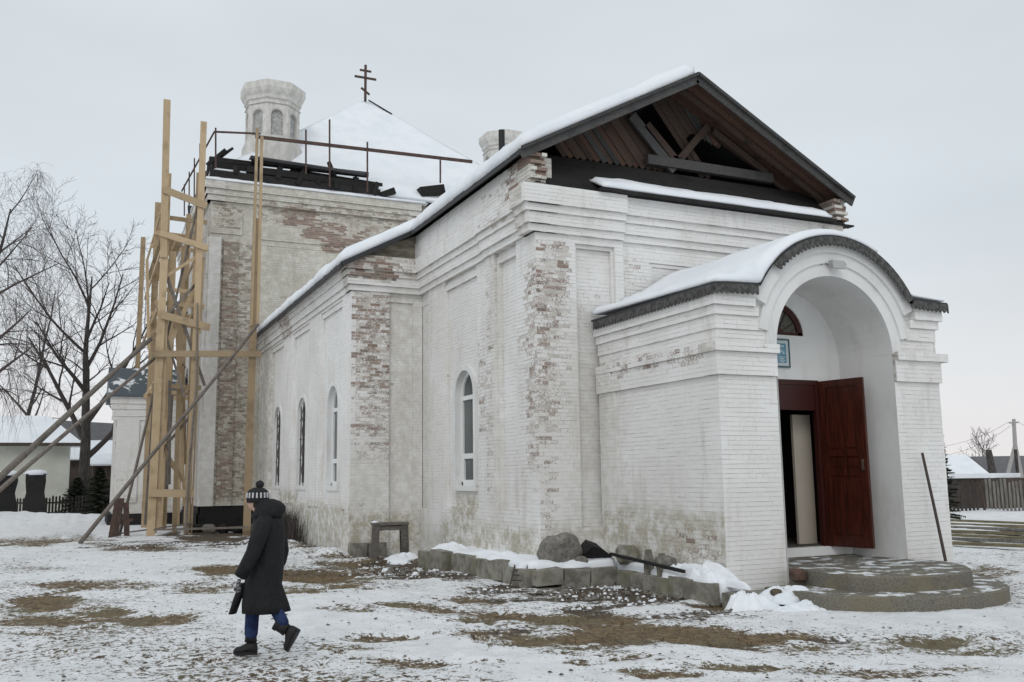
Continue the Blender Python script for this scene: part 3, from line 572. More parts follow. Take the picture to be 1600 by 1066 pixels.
# ragged brick ends of the side walls under the verge, left and right
def ragged(m, x0, x1, y0, y1, z0, z1, flip=1):
    z = z0; k = 0
    while z < z1:
        y = y0 + random.uniform(0, .08) + (k % 2)*.07
        f = 1-(z-z0)/(z1-z0)*.0
        m.w = (random.choice((.9, .8, .6, .3)), 0, random.random())
        x = x0
        while x < x1-.05:
            L = random.choice((.25, .13)); xb = min(x+L-JT, x1)
            m.w = (random.choice((.95, .8, .5, .25)), 0, random.random()); yy = y+random.uniform(-.02, .02); m.box((x, yy, z), (xb, y1, z+HC-JT)); x += L
        z += HC; k += 1
put('ragged_brick_end', M['cream_brick'], church, lambda m: ragged(m, XN-.14, XN+.22, YN-.18, YN+.5, 7.43, 8.1), kind='stuff')
put('ragged_brick_end', M['cream_brick'], church, lambda m: ragged(m, XNR-.12, XNR+.26, YN-.10, YN+.5, 7.43, 8.1), kind='stuff')
# ---- rear part of the nave
rf_rects = [(XR, 7.14, -.45, 6.50, .08), (7.14, 7.8, .7, 6.28, -.03), (7.14, 7.8, 6.28, 6.38, .02)]+[(a-(e if abs(a-XR) < .01 else 0), b, c, d, e+.06) for a, b, c, d, e in cor(XR, XN+.1)]+[(XR, XN+.1, 7.42, 8.2, .12)]
rfw = [(XR, 7.1, 4.0, 6.40, .64), (XR, 7.1, 2.2, 4.0, .50), (XR, 6.5, .5, 2.2, .3), (XR-.2, 7.2, 6.9, 7.7, .80), (7.2, 7.9, 7.0, 7.7, .55), (7.2, 7.8, 3, 6, .16)]
wall('rear_nave_front_wall', church, (0, YR+.08), (1, 0), (0, -1), XR, XN+.10, -.45, 7.42, rf_rects, [], rfw, .14, [(XR, 7.9, -.4, .7, .9), (7.2, 7.9, .2, 6.4, .35), (6.3, 7.2, .2, 2.2, .3)], WH)
# gable-shaped bit of wall between eaves of front and rear part
put('rear_nave_front_wall', M['cream_mortar'], church, lambda m: m.add([(XR-.1, YR+.0, 7.42), (XN+.2, YR+.0, 7.42), (XN+.2, YR+.0, 8.25), (XR-.1, YR+.0, 7.36+.0), (XR-.1, YR+.3, 7.42), (XN+.2, YR+.3, 7.42), (XN+.2, YR+.3, 8.25), (XR-.1, YR+.3, 7.36)], [(0, 1, 2, 3), (4, 7, 6, 5), (3, 2, 6, 7), (0, 3, 7, 4)]))
WC = [25.05, 29.0, 32.95]
rs_rects = [(YR, YT, -.45, .95, .06), (YR+.0, YT, .95, 6.5, .10)]
for c in WC: rs_rects += [(c-1.22, c+1.22, .95, 6.40, .06), (c-1.12, c+1.12, 1.0, 6.28, 0.)]
rs_rects += [(YR+.08-(e+.06)+.006, b, c, min(d, 7.2), e+.08) for a, b, c, d, e in cor(YR, YT)]
rsw = [(30.2, 31.8, 6.5, 7.2, .62), (24, 27, 3.9, 5.2, .24), (34.5, 36.5, .5, 7, .34), (27, 28, 2, 6, .18)]
wall('rear_nave_side_wall', church, (XR+.10, 0), (0, 1), (-1, 0), YR+.1, YT, -.45, 7.2, rs_rects, [(c, .62, 1.50, 3.66) for c in WC], rsw, .10, [(23, 31, -.4, .9, .75), (29.5, 32.5, .2, 1.2, .8), (34, 36.5, -.4, 6.8, .6)], WH)
put('nave_core', M['interior'], church, lambda m: m.box((XN+.6, YN+1.2, 0), (XNR-.5, YT-.02, 7.0)))
# ---- windows: plaster reveal, moulded ring, frame, panes
def window(yc, hw, zb, zs, xw, rec, kind, label=None):
    a0 = 26
    def band(m, r0, r1, x0, x1):
        n = 18; pr = [(hw*0+yc-1, 0)]; pts = [(-1, zb)]+[None]; vs = []; fs = []
        ins = [(yc-r0, zb), *[(yc-r0*math.cos(math.pi*i/n), zs+r0*math.sin(math.pi*i/n)) for i in range(n+1)], (yc+r0, zb)]
        outs = [(yc-r1, zb), *[(yc-r1*math.cos(math.pi*i/n), zs+r1*math.sin(math.pi*i/n)) for i in range(n+1)], (yc+r1, zb)]
        for (a, b), (c, d) in zip(ins, outs): vs += [(x0, a, b), (x0, c, d), (x1, c, d), (x1, a, b)]
        for i in range(len(ins)-1):
            for k in range(4): fs.append((4*i+k, 4*i+4+k, 4*i+4+(k+1) % 4, 4*i+(k+1) % 4))
        fs += [(0, 1, 2, 3), (len(vs)-1, len(vs)-2, len(vs)-3, len(vs)-4)]; m.add(vs, fs)
    wi = fixn(put('window', M['plaster'], church, lambda m: (band(m, hw-.045, hw+.09, xw-.035, xw+rec+.12), m.box((xw-.035, yc-hw-.06, zb-.12), (xw+rec+.1, yc+hw+.06, zb+.0))), label=label))
    h2 = hw-.045
    fr = fixn(put('frame', M['pvc'] if kind == 'pvc' else M['plaster'], wi, lambda m: (band(m, h2-.075, h2+.01, xw+rec, xw+rec+.07), m.box((xw+rec, yc-h2, zb+.0), (xw+rec+.07, yc+h2, zb+.09)),
        *([m.box((xw+rec-.004, yc-h2+.06, z), (xw+rec+.066, yc+h2-.06, z+t)) for z, t in ((zb+.62, .12), (zs-.12, .10))]+[m.box((xw+rec-.006, yc-h2+.06, zb+.07), (xw+rec+.06, yc-h2+.14, zb+.63)), m.box((xw+rec-.006, yc+h2-.14, zb+.07), (xw+rec+.06, yc+h2-.06, zb+.63)), m.box((xw+rec-.008, yc-h2+.1, zb+.05), (xw+rec+.06, yc+h2-.1, zb+.13))] if kind == 'pvc' else []))))
    def glass(m):
        n = 18; pts = [(yc-h2, zb), *[(yc-h2*math.cos(math.pi*i/n), zs+h2*math.sin(math.pi*i/n)) for i in range(n+1)], (yc+h2, zb)]
        m.add([(xw+rec+.045, a, b) for a, b in pts], [tuple(range(len(pts)))])
    if kind == 'pvc':
        def gl(z0, z1):
            def g(m):
                n = 14; pts = [(yc-h2+.02, z0)]
                if z1 is None: pts += [(yc-h2*math.cos(math.pi*i/n), zs+h2*math.sin(math.pi*i/n)) for i in range(n+1)]
                else: pts += [(yc-h2+.02, z1), (yc+h2-.02, z1)]
                pts += [(yc+h2-.02, z0)]; m.add([(xw+rec+.045, a, b) for a, b in pts], [tuple(range(len(pts)))])
            return g
        for z0, z1 in ((zb+.05, zb+.66), (zb+.70, zs-.07), (zs-.04, None)): put('pane', M['glass'], wi, gl(z0, z1))
    else:
        put('pane', M['dglass'], wi, glass)
        for k in range(5):
            y = yc-h2+.12+k*(2*h2-.24)/4; h = zs+math.sqrt(max(h2*h2-(y-yc)**2, 0))-.02
            put('grille_bar', M['pvc'] if k % 2 else M['iron'], wi, lambda m: m.tube([(xw+rec-.02, y, zb), (xw+rec-.02, y, h)], .013, 6))
        put('grille_ring', M['iron'], wi, lambda m: [m.tube([(xw+rec-.03, yc+rr*math.cos(a), zz+rr*math.sin(a)) for a in np.linspace(0, 2*math.pi, 17)], .010, 5) for zz, rr in ((zb+.5, .2), (zb+1.1, .22), (zb+1.7, .2), (zs+.05, .24))])
        for z in (zb+.8, zb+1.45, zs-.1): put('grille_bar', M['iron'], wi, lambda m: m.tube([(xw+rec-.022, yc-h2, z), (xw+rec-.022, yc+h2, z)], .011, 6))
    return wi
window(*WN, XNF, .13, 'pvc')
window(WC[0], .62, 1.50, 3.66, XR+.10, .12, 'pvc')
for c in WC[1:]: window(c, .62, 1.50, 3.66, XR+.10, .07, 'grille', 'arched window behind a wrought iron grille')
# ---- nave roof
RZ, SL = 10.46, .533
XE, XE2, YE = XN-.35, XR-.36, YN-.12
YK = YR-.32                                   # where the eave steps out to the wider rear part
def zr(x): return RZ-SL*abs(x-CX-.05)
def roofside(m, xs, t=.05):
    pass
def slab(m, poly, t):        # poly: list of (x,y) on the roof plane
    n = len(poly); vs = [(x, y, zr(x)) for x, y in poly]+[(x, y, zr(x)-t) for x, y in poly]
    m.add(vs, [tuple(range(n)), tuple(range(2*n-1, n-1, -1))]+[(i, n+i, n+(i+1) % n, (i+1) % n) for i in range(n)])
CXR = CX+.05
fixn(put('nave_roof', M['tin'], church, lambda m: (slab(m, [(XE, YE+1.15), (CXR, YE+1.15), (CXR, YT-.01), (XE2, YT-.01), (XE2, YK), (XE, YK)], .06), slab(m, [(CXR, YE+1.15), (2*CXR-XE, YE+1.15), (2*CXR-XE, YT-.01), (CXR, YT-.01)], .06))))
for sgn, mats in ((-1, 'redboard2'), (1, 'redboard')):       # open verge: its planks are seen from below
    for k in range(7):
        y0 = YE+k*.165; xa = CXR+sgn*.0; xb = CXR+sgn*(CXR-XE)
        fixn(put('roof_plank', M[mats], church, lambda m: m.add([(xa, y0, zr(xa)-.004), (xb, y0, zr(xb)-.004), (xb, y0+.155, zr(xb)-.004), (xa, y0+.155, zr(xa)-.004), (xa, y0, zr(xa)-.04), (xb, y0, zr(xb)-.04), (xb, y0+.155, zr(xb)-.04), (xa, y0+.155, zr(xa)-.04)], [(0, 1, 2, 3), (7, 6, 5, 4), (0, 4, 5, 1), (1, 5, 6, 2), (2, 6, 7, 3), (3, 7, 4, 0)])))
    xb = CXR+sgn*(CXR-XE+.02)
    put('verge_board', M['fascia'], church, lambda m: m.beam((CXR, YE-.03, RZ-.10), (xb, YE-.03, zr(xb)-.10), .04, .20, (0, 0, 1)))
    put('verge_board', M['fascia'], church, lambda m: m.beam((CXR, YE-.07, RZ+.005), (xb, YE-.07, zr(xb)+.005), .10, .07, (0, 0, 1)))
put('eave_edge', M['tin'], church, lambda m: (m.beam((XE-.01, YE, zr(XE)-.05), (XE-.01, YK, zr(XE)-.05), .03, .12), m.beam((XE2-.01, YK, zr(XE2)-.05), (XE2-.01, YT-.1, zr(XE2)-.05), .03, .12), m.beam((XE, YK-.01, zr(XE)-.04), (XE2, YK-.01, zr(XE2)-.04), .03, .12, (0, 0, 1))))
def nsn(u, v): x = XE-.03+u*(CXR-.04-XE); return (x, YE-.08+v*(YK-YE+.1), zr(x))
snow('roof_snow', church, nsn, 34, 50, .37, .22, 11, .22, (1, 1, 1, 0), .08, low=.55)
def nsn2(u, v): x = XE2-.03+u*(CXR-.2-XE2); return (x, YK+v*(YT-YK-.02), zr(x))
snow('roof_snow', church, nsn2, 38, 70, .33, .22, 12, .22, (1, 1, 1, 0), .08, low=.55)
def nsn3(u, v): x = CXR+.35+u*(CXR-XE-.4); return (x, YE+.5+v*(YT-YE-.6), zr(x))
snow('roof_snow', church, nsn3, 20, 40, .12, .5, 13, .3, (1, 1, 1, 0), .05)
# gable recess: skirt boards, tie beam, struts, diagonal boarding, dark attic behind
YG = YN+.95
for k in range(6):
    f0, f1 = k/6, (k+1)/6; y0, z0 = YN-.12+f0*.98, 7.47+f0*1.03; y1, z1 = YN-.12+f1*.98, 7.47+f1*1.03
    xl = XN+.0; xr = XNR+.1-f0*.2
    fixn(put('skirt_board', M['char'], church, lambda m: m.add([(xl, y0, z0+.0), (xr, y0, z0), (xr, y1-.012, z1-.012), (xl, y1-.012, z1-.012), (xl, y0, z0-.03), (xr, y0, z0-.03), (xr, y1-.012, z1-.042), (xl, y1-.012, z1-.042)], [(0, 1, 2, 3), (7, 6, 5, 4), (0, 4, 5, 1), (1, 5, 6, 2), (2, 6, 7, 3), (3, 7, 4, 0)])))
put('tie_beam', M['fascia'], church, lambda m: m.beam((11.2, YG-.16, 8.70), (14.75, YG-.16, 8.70), .14, .22))
def gpt(px, py): p = onY(px, py, YG-.10); return p
for (a, b), wd, mt in ((((985, 182), (1052, 268)), .24, 'fascia'), (((1008, 196), (1062, 262)), .20, 'redboard2'), (((1104, 198), (1060, 250)), .16, 'redboard2'), (((1112, 206), (1196, 272)), .15, 'redboard2'), (((1056, 246), (1056, 262)), .22, 'fascia')):
    p, q = gpt(*a), gpt(*b); q = p+(q-p)*1.0
    put('strut', M[mt], church, lambda m: m.beam(p-Vector((0, .05, 0)), q-Vector((0, .05, 0)), .07, wd, (0, 0, 1) if abs((q-p).z) < abs((q-p).x) else (1, 0, 0)))
# boards run down and to the right, clipped by the left roof slope and by the tie beam
bd = Vector((.62, 0, -.785)).normalized()
k = 0; x0 = 9.0
while x0 < 13.0:
    zt_ = zr(x0)-.06; zb_ = 8.55
    ln = (zt_-zb_)/.785
    if x0 > 11.7: ln = min(ln, 1.1-.35*(x0-11.7))
    if 11.0 < x0 < 11.45: x0 += .14; continue
    if ln > .15:
        p = Vector((x0, YG+.02*(k % 2), zt_)); q = p+bd*ln
        put('gable_board', M[random.choice(('redboard', 'redboard2', 'redboard2', 'fascia'))], church, lambda m: m.beam(p, q, .025, .129, (.785, 0, .62)))
    x0 += .118; k += 1
k = 0; x0 = 8.9
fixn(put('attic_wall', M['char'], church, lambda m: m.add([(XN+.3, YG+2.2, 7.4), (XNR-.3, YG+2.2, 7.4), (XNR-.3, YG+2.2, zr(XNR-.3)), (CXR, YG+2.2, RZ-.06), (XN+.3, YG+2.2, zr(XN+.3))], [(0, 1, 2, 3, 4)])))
put('rafter', M['redboard2'], church, lambda m: (m.beam((CXR, YE+.55, RZ-.13), (2*CXR-XE-.3, YE+.55, zr(XE+.3)-.13), .07, .12, (0, 0, 1)), m.beam((CXR, YE+1.1, RZ-.13), (2*CXR-XE-.3, YE+1.1, zr(XE+.3)-.13), .07, .12, (0, 0, 1))))
put('cornice_flashing', M['char'], church, lambda m: m.box((XN-.3, YN-.2, 7.42), (XNR+.3, YN+.0, 7.455)))
def cs(u, v): return (9.35+u*6.1, YN-.34+v*.55, 7.50+v*.28)
put('ledge_board', M['char'], church, lambda m: m.box((9.3, YN-.36, 7.44), (15.6, YN-.0, 7.49)))
snow('ledge_snow', church, cs, 60, 8, .15, .14, 17, .35, (1, 1, 1, 1), .07)
# stove pipe and broken iron bits
sv = put('stove_pipe', M['pipe'], church, lambda m: (m.tube([(10.93, 24, 9.8), (10.93, 24, 11.95)], .095, 14), m.tube([(10.93, 24, 11.1), (10.93, 24, 11.16)], .115, 14)))
# ---- tower (the tall quadrangle)
TW = 2*CX-XT; TD = 12.2; TZ = 13.30
tw_rects = [(XT, 4.55, .75, 11.12, .10), (4.55, 5.85, .75, 11.12, .06), (4.62, 5.2, .75, 11.0, .14), (XT, 12.7, 11.12, 11.24, .05), (XT, 12.7, 11.24, 11.9, .0), (XT, 5.3, 11.24, 12.2, .10), (XT-.14, 12.7, 12.55, 12.75, .14), (XT-.20, 12.7, 12.75, 13.0, .20), (XT-.28, 12.7, 13.0, TZ, .27), (5.85, 12.7, .75, 10.9, -.02)]
tww = [(4.62, 5.2, 1, 10.9, .66), (5.2, 5.9, 1, 10.9, .52), (4.3, 5.2, 11.5, 12.4, .5), (6.0, 12.6, 11.9, 12.75, .50), (6.9, 8.2, 11.9, 12.5, .9), (7.8, 9.4, 11.5, 12.0, 1.), (8.6, 10.2, 11.0, 11.6, 1.), (9.4, 10.8, 10.4, 11.1, 1.), (10, 12.5, 11.2, 12.2, .55), (6, 8, 8.5, 10.8, .3), (5.9, 12, 11.2, 11.7, .3)]
wall('tower_front_wall', church, (0, YT+.02), (1, 0), (0, -1), XT, 12.7, .75, TZ, tw_rects, [], tww, .29, [(4, 12, 0, 13.4, .45)], CRM, vis=lambda u, z: u < 7.2 or z > 7.5, thick=.5)
ts_rects = [(YT, YT+1.4, .75, 11.1, .10), (YT+4.2, YT+5.2, .75, 11.1, .10), (YT+9, YT+10, .75, 11.1, .10), (YT-.14, YT+TD, 12.55, 12.75, .14), (YT-.20, YT+TD, 12.75, 13.0, .20), (YT-.28, YT+TD, 13.0, TZ, .27)]
wall('corner_strip', church, (0, YT-.10), (1, 0), (0, -1), XT-.02, 4.52, .75, 11.1, [], [], [(4.3, 4.5, 6, 10, .3)], .12, [(4, 4.6, 0, 11, .25)], WH, thick=.10)
wall('tower_side_wall', church, (XT, 0), (0, 1), (-1, 0), YT+.03, YT+TD, .75, TZ, ts_rects, [(YT+3, .7, 3, 6), (YT+7, .7, 3, 6)], [(36, 48, 9, 13, .4)], .12, [(36, 48, 0, 13, .3)], WH, thick=.5)
put('tower_core', M['cream_mortar'], church, lambda m: m.box((XT+.45, YT+.5, .0), (TW, YT+TD, TZ-.02)))
put('tower_right_wall', M['cream_mortar'], church, lambda m: m.box((12.71, YT+.02, .0), (TW, YT+.49, TZ-.01)))
put('tower_plinth', M['char'], church, lambda m: (m.box((XT-.08, YT-.10, -.6), (6.2, YT+.5, .45)), m.box((XT-.08, YT-.06, -.6), (XT+.4, YT+TD, .45)), m.box((XT-.02, YT-.04, .45), (6.2, YT+.5, .748)), m.box((XT-.02, YT-.0, .45), (XT+.4, YT+TD, .748))), label='dark bare foundation course under the tower')
AP = Vector((CX, YT+TD/2-.1, 20.1))
cs4 = [Vector((XT-.1, YT-.1, 13.45)), Vector((TW+.1, YT-.1, 13.45)), Vector((TW+.1, YT+TD+.1, 13.45)), Vector((XT-.1, YT+TD+.1, 13.45))]
fixn(put('tower_roof', M['tin'], church, lambda m: m.add([*cs4, AP], [(0, 1, 4), (1, 2, 4), (2, 3, 4), (3, 0, 4), (3, 2, 1, 0)])))
for k in range(4):
    a, b = cs4[k], cs4[(k+1) % 4]
    snow('tower_roof_snow', church, lambda u, v, a=a, b=b: a.lerp(b, u).lerp(AP, v*.985), 40, 30, .22, .5, 20+k, .25, (0, 0, 0, 0), .0, low=.6)
put('roof_ridge', M['char'], church, lambda m: m.beam(AP+Vector((.15, -.1, .18)), AP.lerp(cs4[1], .14)+Vector((0, 0, .26)), .09, .06))
def cross(m):
    b = AP+Vector((0, 0, -.1)); x, y, z = b
    m.box((x-.055, y-.045, z), (x+.055, y+.045, 22.15)); m.box((x-.55, y-.035, 21.42), (x+.55, y+.035, 21.52)); m.box((x-.29, y-.035, 21.80), (x+.29, y+.035, 21.89))
    m.beam((x-.22, y, 20.92), (x+.22, y, 20.62), .07, .09)
put('cross', M['rust'], church, cross)
def drum(x, y, z0, sc, label):
    d = bpy.data.objects.new('drum', None)
    def P(r, z, n=8, ph=math.pi/8): return [(x+r*sc*math.cos(2*math.pi*k/n+ph), y+r*sc*math.sin(2*math.pi*k/n+ph), z0+z*sc) for k in range(n)]
    m = MB()
    m.loft([P(1.38, -.8), P(1.38, .45), P(1.30, .5), P(1.30, .62)]); m.loft([P(1.30, .62), P(1.05, .625), P(1.05, 2.25), P(1.30, 2.26)], cap=False)
    m.loft([P(1.22, 2.25), P(1.24, 2.45), P(1.32, 2.5), P(1.34, 2.65), P(1.44, 2.8), P(1.50, 2.95), P(1.50, 3.25), P(1.42, 3.3), P(1.38, 3.32)])
    o = m.build('drum', M['old_plaster'], church, label=label); fixn(o)
    for k in range(8):
        a = 2*math.pi*k/8+math.pi/4; ap = 1.24*math.cos(math.pi/8)*sc; t = Vector((-math.sin(a), math.cos(a), 0)); nn = Vector((math.cos(a), math.sin(a), 0)); c = Vector((x, y, z0))
        W = 1.24*math.sin(math.pi/8)*sc; hw = .27*sc; zb, zs, zt_ = .78*sc, 1.72*sc, 2.25*sc; zl = .62*sc
        def q(u, z, d=0): return c+nn*(ap+d)+t*u+Vector((0, 0, z))
        f = MB(); dp = -.14*sc; n = 10
        arc_ = [(-hw, zb)]+[(-hw*math.cos(math.pi*i/n), zs+hw*math.sin(math.pi*i/n)) for i in range(n+1)]+[(hw, zb)]
        f.add([q(-W, zl), q(-hw, zl), q(-hw, zt_), q(-W, zt_)], [(0, 1, 2, 3)]); f.add([q(hw, zl), q(W, zl), q(W, zt_), q(hw, zt_)], [(0, 1, 2, 3)]); f.add([q(-hw, zl), q(hw, zl), q(hw, zb), q(-hw, zb)], [(0, 1, 2, 3)])
        for (u0, w0), (u1, w1) in zip(arc_[1:-1], arc_[2:-1]): f.add([q(u0, w0), q(u1, w1), q(u1, zt_), q(u0, zt_)], [(0, 1, 2, 3)])
        for (u0, w0), (u1, w1) in zip(arc_, arc_[1:]+arc_[:1]): f.add([q(u0, w0), q(u1, w1), q(u1, w1, dp), q(u0, w0, dp)], [(0, 1, 2, 3)])
        for (u0, w0), (u1, w1) in zip(arc_[1:-1], arc_[2:-1]):      # raised hood over the niche
            g = 1.22; e = lambda u, w: (u*g, zs+(w-zs)*g)
            f.add([q(u0, w0, .0), q(u1, w1, .0), q(*e(u1, w1), .035*sc), q(*e(u0, w0), .035*sc)], [(0, 1, 2, 3)])
        fixn(f.build('niche_surround', M['old_plaster'], o))
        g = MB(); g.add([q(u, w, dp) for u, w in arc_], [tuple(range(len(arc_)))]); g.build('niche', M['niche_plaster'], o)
    return o
drum(6.75, 38.6, 15.25, .93, 'pale octagonal drum with arched niches over the front left corner')
drum(18.5, 40.3, 15.7, .86, 'pale octagonal drum mostly hidden behind the nave roof')
# charred timbers along the tower's wall head
put('wall_head_snow', M['snow'], church, lambda m: None) if False else None
snow('wall_head_snow', church, lambda u, v: (XT-.32+u*9.2, YT-.32+v*.5, TZ+.004), 70, 8, .13, .15, 41, .4, (1, 1, 1, 1), .10)
snow('wall_head_snow', church, lambda u, v: (XT-.32+v*.5, YT-.1+u*10, TZ+.004), 40, 8, .12, .15, 42, .4, (1, 1, 1, 1), .10)
rr = random.Random(5)
for (xa, za, xb, zb_, y, wd, ht) in ((4.0, 13.62, 10.9, 13.62, YT-.02, .28, .28), (5.4, 13.95, 10.6, 13.88, YT-.05, .26, .30), (4.1, 14.0, 7.4, 14.03, YT+.25, .3, .36), (5.6, 14.32, 10.4, 14.38, YT-.0, .22, .16), (4.0, 14.24, 6.0, 14.28, YT+.2, .25, .2), (7.2, 14.1, 11.1, 14.0, YT+.35, .3, .4), (12.7, 13.9, 13.8, 14.15, YT+.1, .5, .45), (3.9, 14.0, 4.6, 14.7, YT+.1, .12, .14), (4.3, 14.3, 4.9, 14.85, YT+.2, .10, .12), (8.7, 14.7, 8.95, 14.1, YT-.1, .14, .14), (10.9, 13.5, 11.5, 13.75, YT-.1, .4, .25)):
    put('charred_beam', M['char'], church, lambda m: m.beam((xa, y, za), (xb, y+.03, zb_), wd, ht, j=.03))
put('roof_sheet', M['slate'], church, lambda m: m.beam((5.5, YT-.18, 14.42), (10.2, YT-.18, 14.30), .5, .03, j=.01))
for k in range(9):
    put('charred_beam', M['char'], church, lambda m: m.beam((XT-.05, YT+.4+k*1.1, 13.55), (XT+rr.uniform(-.1, .2), YT+.6+k*1.1+rr.uniform(0, 1), 14.1+rr.uniform(-.1, .5)), .22, .25, (0, 1, 0), j=.03))
for xa in np.arange(5.0, 10.8, .8): put('charred_beam', M['char'], church, lambda m: m.beam((xa, YT-.12, 13.5+rr.uniform(0, .2)), (xa+rr.uniform(-.06, .3), YT-.1, 14.2+rr.uniform(-.3, .15)), .16, .2, j=.02))
# iron railing on the roof
rail = thing('roof_railing', 'thin rusty iron railing along the edge of the tall roof, left of the gable', 'railing')
rail.location = (0, 0, 0)
p0, p1, p2 = Vector((4.09, YT-.4, 15.2)), Vector((5.65, YT-.4, 15.38)), Vector((15.0, YT-.4, 15.45))
put('handrail', M['rust'], rail, lambda m: m.beam(p0, p1+Vector((.2, 0, 0)), .05, .07)); put('handrail', M['rust'], rail, lambda m: m.beam(p1-Vector((0, 0, .15)), p2, .05, .14))
put('handrail', M['rust'], rail, lambda m: m.beam(p0, (XT-.6, YT+6, 14.6), .05, .06))
for px, t, b in ((337, 200, 262), (478, 203, 272), (515, 187, 292), (574, 222, 300), (688, 248, 286)):
    a, c = onY(px, t, YT-.45), onY(px, b, YT-.45); put('post', M['rust'], rail, lambda m: m.beam(c, a, .06, .06, (0, 1, 0)))
for k in range(4): put('post', M['rust'], rail, lambda m: m.beam((XT-.35-.05*k, YT+.9+1.5*k, 13.3), (XT-.40-.05*k, YT+.9+1.5*k, 15.1-.12*k), .05, .05, (0, 1, 0)))
# ---- side annex of the tower
def annex(m): pass
AX0, AX1, AY0, AY1 = 1.2, XT, 43., 47.5
ar = [(AX0+.1, AX0+1.0, .8, 4.3, .06), (AX0-.12, AX1, 4.3, 4.5, .06), (AX0-.1, AX1, 4.5, 4.8, .10), (AX0-.16, AX1, 4.8, 5.05, .15), (AX0-.2, AX1, 5.05, 5.3, .2)]
wall('annex_front_wall', church, (0, AY0), (1, 0), (0, -1), AX0+.1, AX1, .35, 5.3, ar, [], [(1.2, 2.3, .8, 2.2, .35), (1, 4, 4.3, 4.9, .25)], .12, [(1, 4, .2, 1, .5)], WH, thick=.3)
put('annex_side_wall', M['mortar'], church, lambda m: m.box((AX0+.08, AY0+.31, .0), (AX0+.5, AY1, 5.28)))
put('annex_plinth', M['char'], church, lambda m: m.box((AX0-.1, AY0-.08, -.7), (AX1, AY1, .345)))
fixn(put('annex_roof', M['annexroof'], church, lambda m: m.add([(AX0-.3, AY0-.35, 5.36), (AX1-.0, AY0-.35, 5.36), (AX1-.0, AY0+1.6, 6.75), (AX0-.3, AY0+1.6, 6.75), (AX0-.3, AY0-.35, 5.31), (AX1, AY0-.35, 5.31), (AX1, AY1+.2, 5.31), (AX0-.3, AY1+.2, 5.31)], [(0, 1, 2, 3), (7, 6, 5, 4), (0, 4, 5, 1), (3, 2, 6, 7), (0, 3, 7, 4)])))
# ------------------------------------------------------------------ single bricks: the 300 that show largest
def area(b):
    p0, p1, za, d, wv, dv, t, pt = b[:8]
    P = [Vector(pt(p0, d, za)), Vector(pt(p1, d, za)), Vector(pt(p0, d, za+HC))]; Q = []
    for p in P:
        e = p-Vector((0, 0, EYE)); z = e.dot(CF)
        if z < 1: return 0
        Q.append((800+F*e.dot(CR)/z, 533-F*e.dot(CU)/z))
    if not (0 < Q[0][0] < 1600 and 0 < Q[0][1] < 1066): return 0
    return abs((Q[1][0]-Q[0][0])*(Q[2][1]-Q[0][1])-(Q[1][1]-Q[0][1])*(Q[2][0]-Q[0][0]))
BRICKS.sort(key=area, reverse=True)
big, rest = BRICKS[:300], BRICKS[300:]
def unitbrick(wv, dv, t):
    m = MB(); m.w = (wv, dv, t); J = lambda: random.uniform(-.012, .012)
    m.add([(-.5+J()*.4, -.5+J(), J()*.2), (.5+J()*.4, -.5+J(), J()*.2), (.5+J()*.4, .5+J(), J()*.2), (-.5+J()*.4, .5+J(), J()*.2), (-.5, -.5, -1), (.5, -.5, -1), (.5, .5, -1), (-.5, .5, -1)], [(0, 1, 2, 3), (0, 3, 7, 4), (1, 5, 6, 2), (3, 2, 6, 7), (0, 4, 5, 1), (4, 7, 6, 5)])
    me = bpy.data.meshes.new('brick'); me.from_pydata(m.v, [], m.f)
    for i, nm in enumerate(('wear', 'damp', 'tint')): a_ = me.attributes.new(nm, 'FLOAT', 'FACE'); a_.data.foreach_set('value', [float((wv, dv, t)[i])]*len(me.polygons))
    me.materials.append(M['white_brick']); return me
bank = {}
for b in big:
    p0, p1, za, d, wv, dv, t, pt, wo, flip, ud, nd = b
    key = (min(int(wv*6), 5), min(int(dv*3), 2), int(t*5))
    if key not in bank: bank[key] = unitbrick((key[0]+.5)/6 if key[0] else .04, key[1]/3, (key[2]+.5)/5)
    o = part('brick', bank[key], wo); c = Vector(pt((p0+p1)/2, d+random.uniform(-.001, .002), za+HC/2))
    X = Vector((*ud, 0)); N = Vector((*nd, 0)); Z = Vector((0, 0, 1))
    if X.cross(Z).dot(N) < 0: X = -X
    mt = Matrix.Identity(4)
    for r in range(3): mt[r][0] = X[r]*(p1-p0-VJ); mt[r][1] = Z[r]*(HC-JT*.8); mt[r][2] = N[r]*.04; mt[r][3] = c[r]
    o.matrix_world = mt
by = {}
for b in rest: by.setdefault(b[8].name, []).append(b)
for nm, lst in by.items():
    m = MB()
    for p0, p1, za, d, wv, dv, t, pt, wo, flip, ud, nd in lst:
        m.w = (wv, dv, t); J = lambda: random.uniform(-.002, .002); f = d+random.uniform(-.002, .002)
        wv_ = .006*(float(vnoise((p0+p1)*.45, za*2.1, 77))-.5); a, b_, c0, c1 = p0+VJ/2, p1-VJ/2, za+wv_+JT*random.uniform(-.05, .55), za+wv_+HC-JT*random.uniform(-.05, .5)
        vs = [pt(a+J(), f+J(), c0+J()), pt(b_+J(), f+J(), c0+J()), pt(b_+J(), f+J(), c1+J()), pt(a+J(), f+J(), c1+J()), pt(a, d-.03, c0), pt(b_, d-.03, c0), pt(b_, d-.03, c1), pt(a, d-.03, c1)]
        fs = [(0, 1, 2, 3), (0, 3, 7, 4), (1, 5, 6, 2), (3, 2, 6, 7), (0, 4, 5, 1)]; m.add(vs, [x[::-1] for x in fs] if flip else fs)
    m.build('brick_courses', M['white_brick'], lst[0][8], kind='stuff')
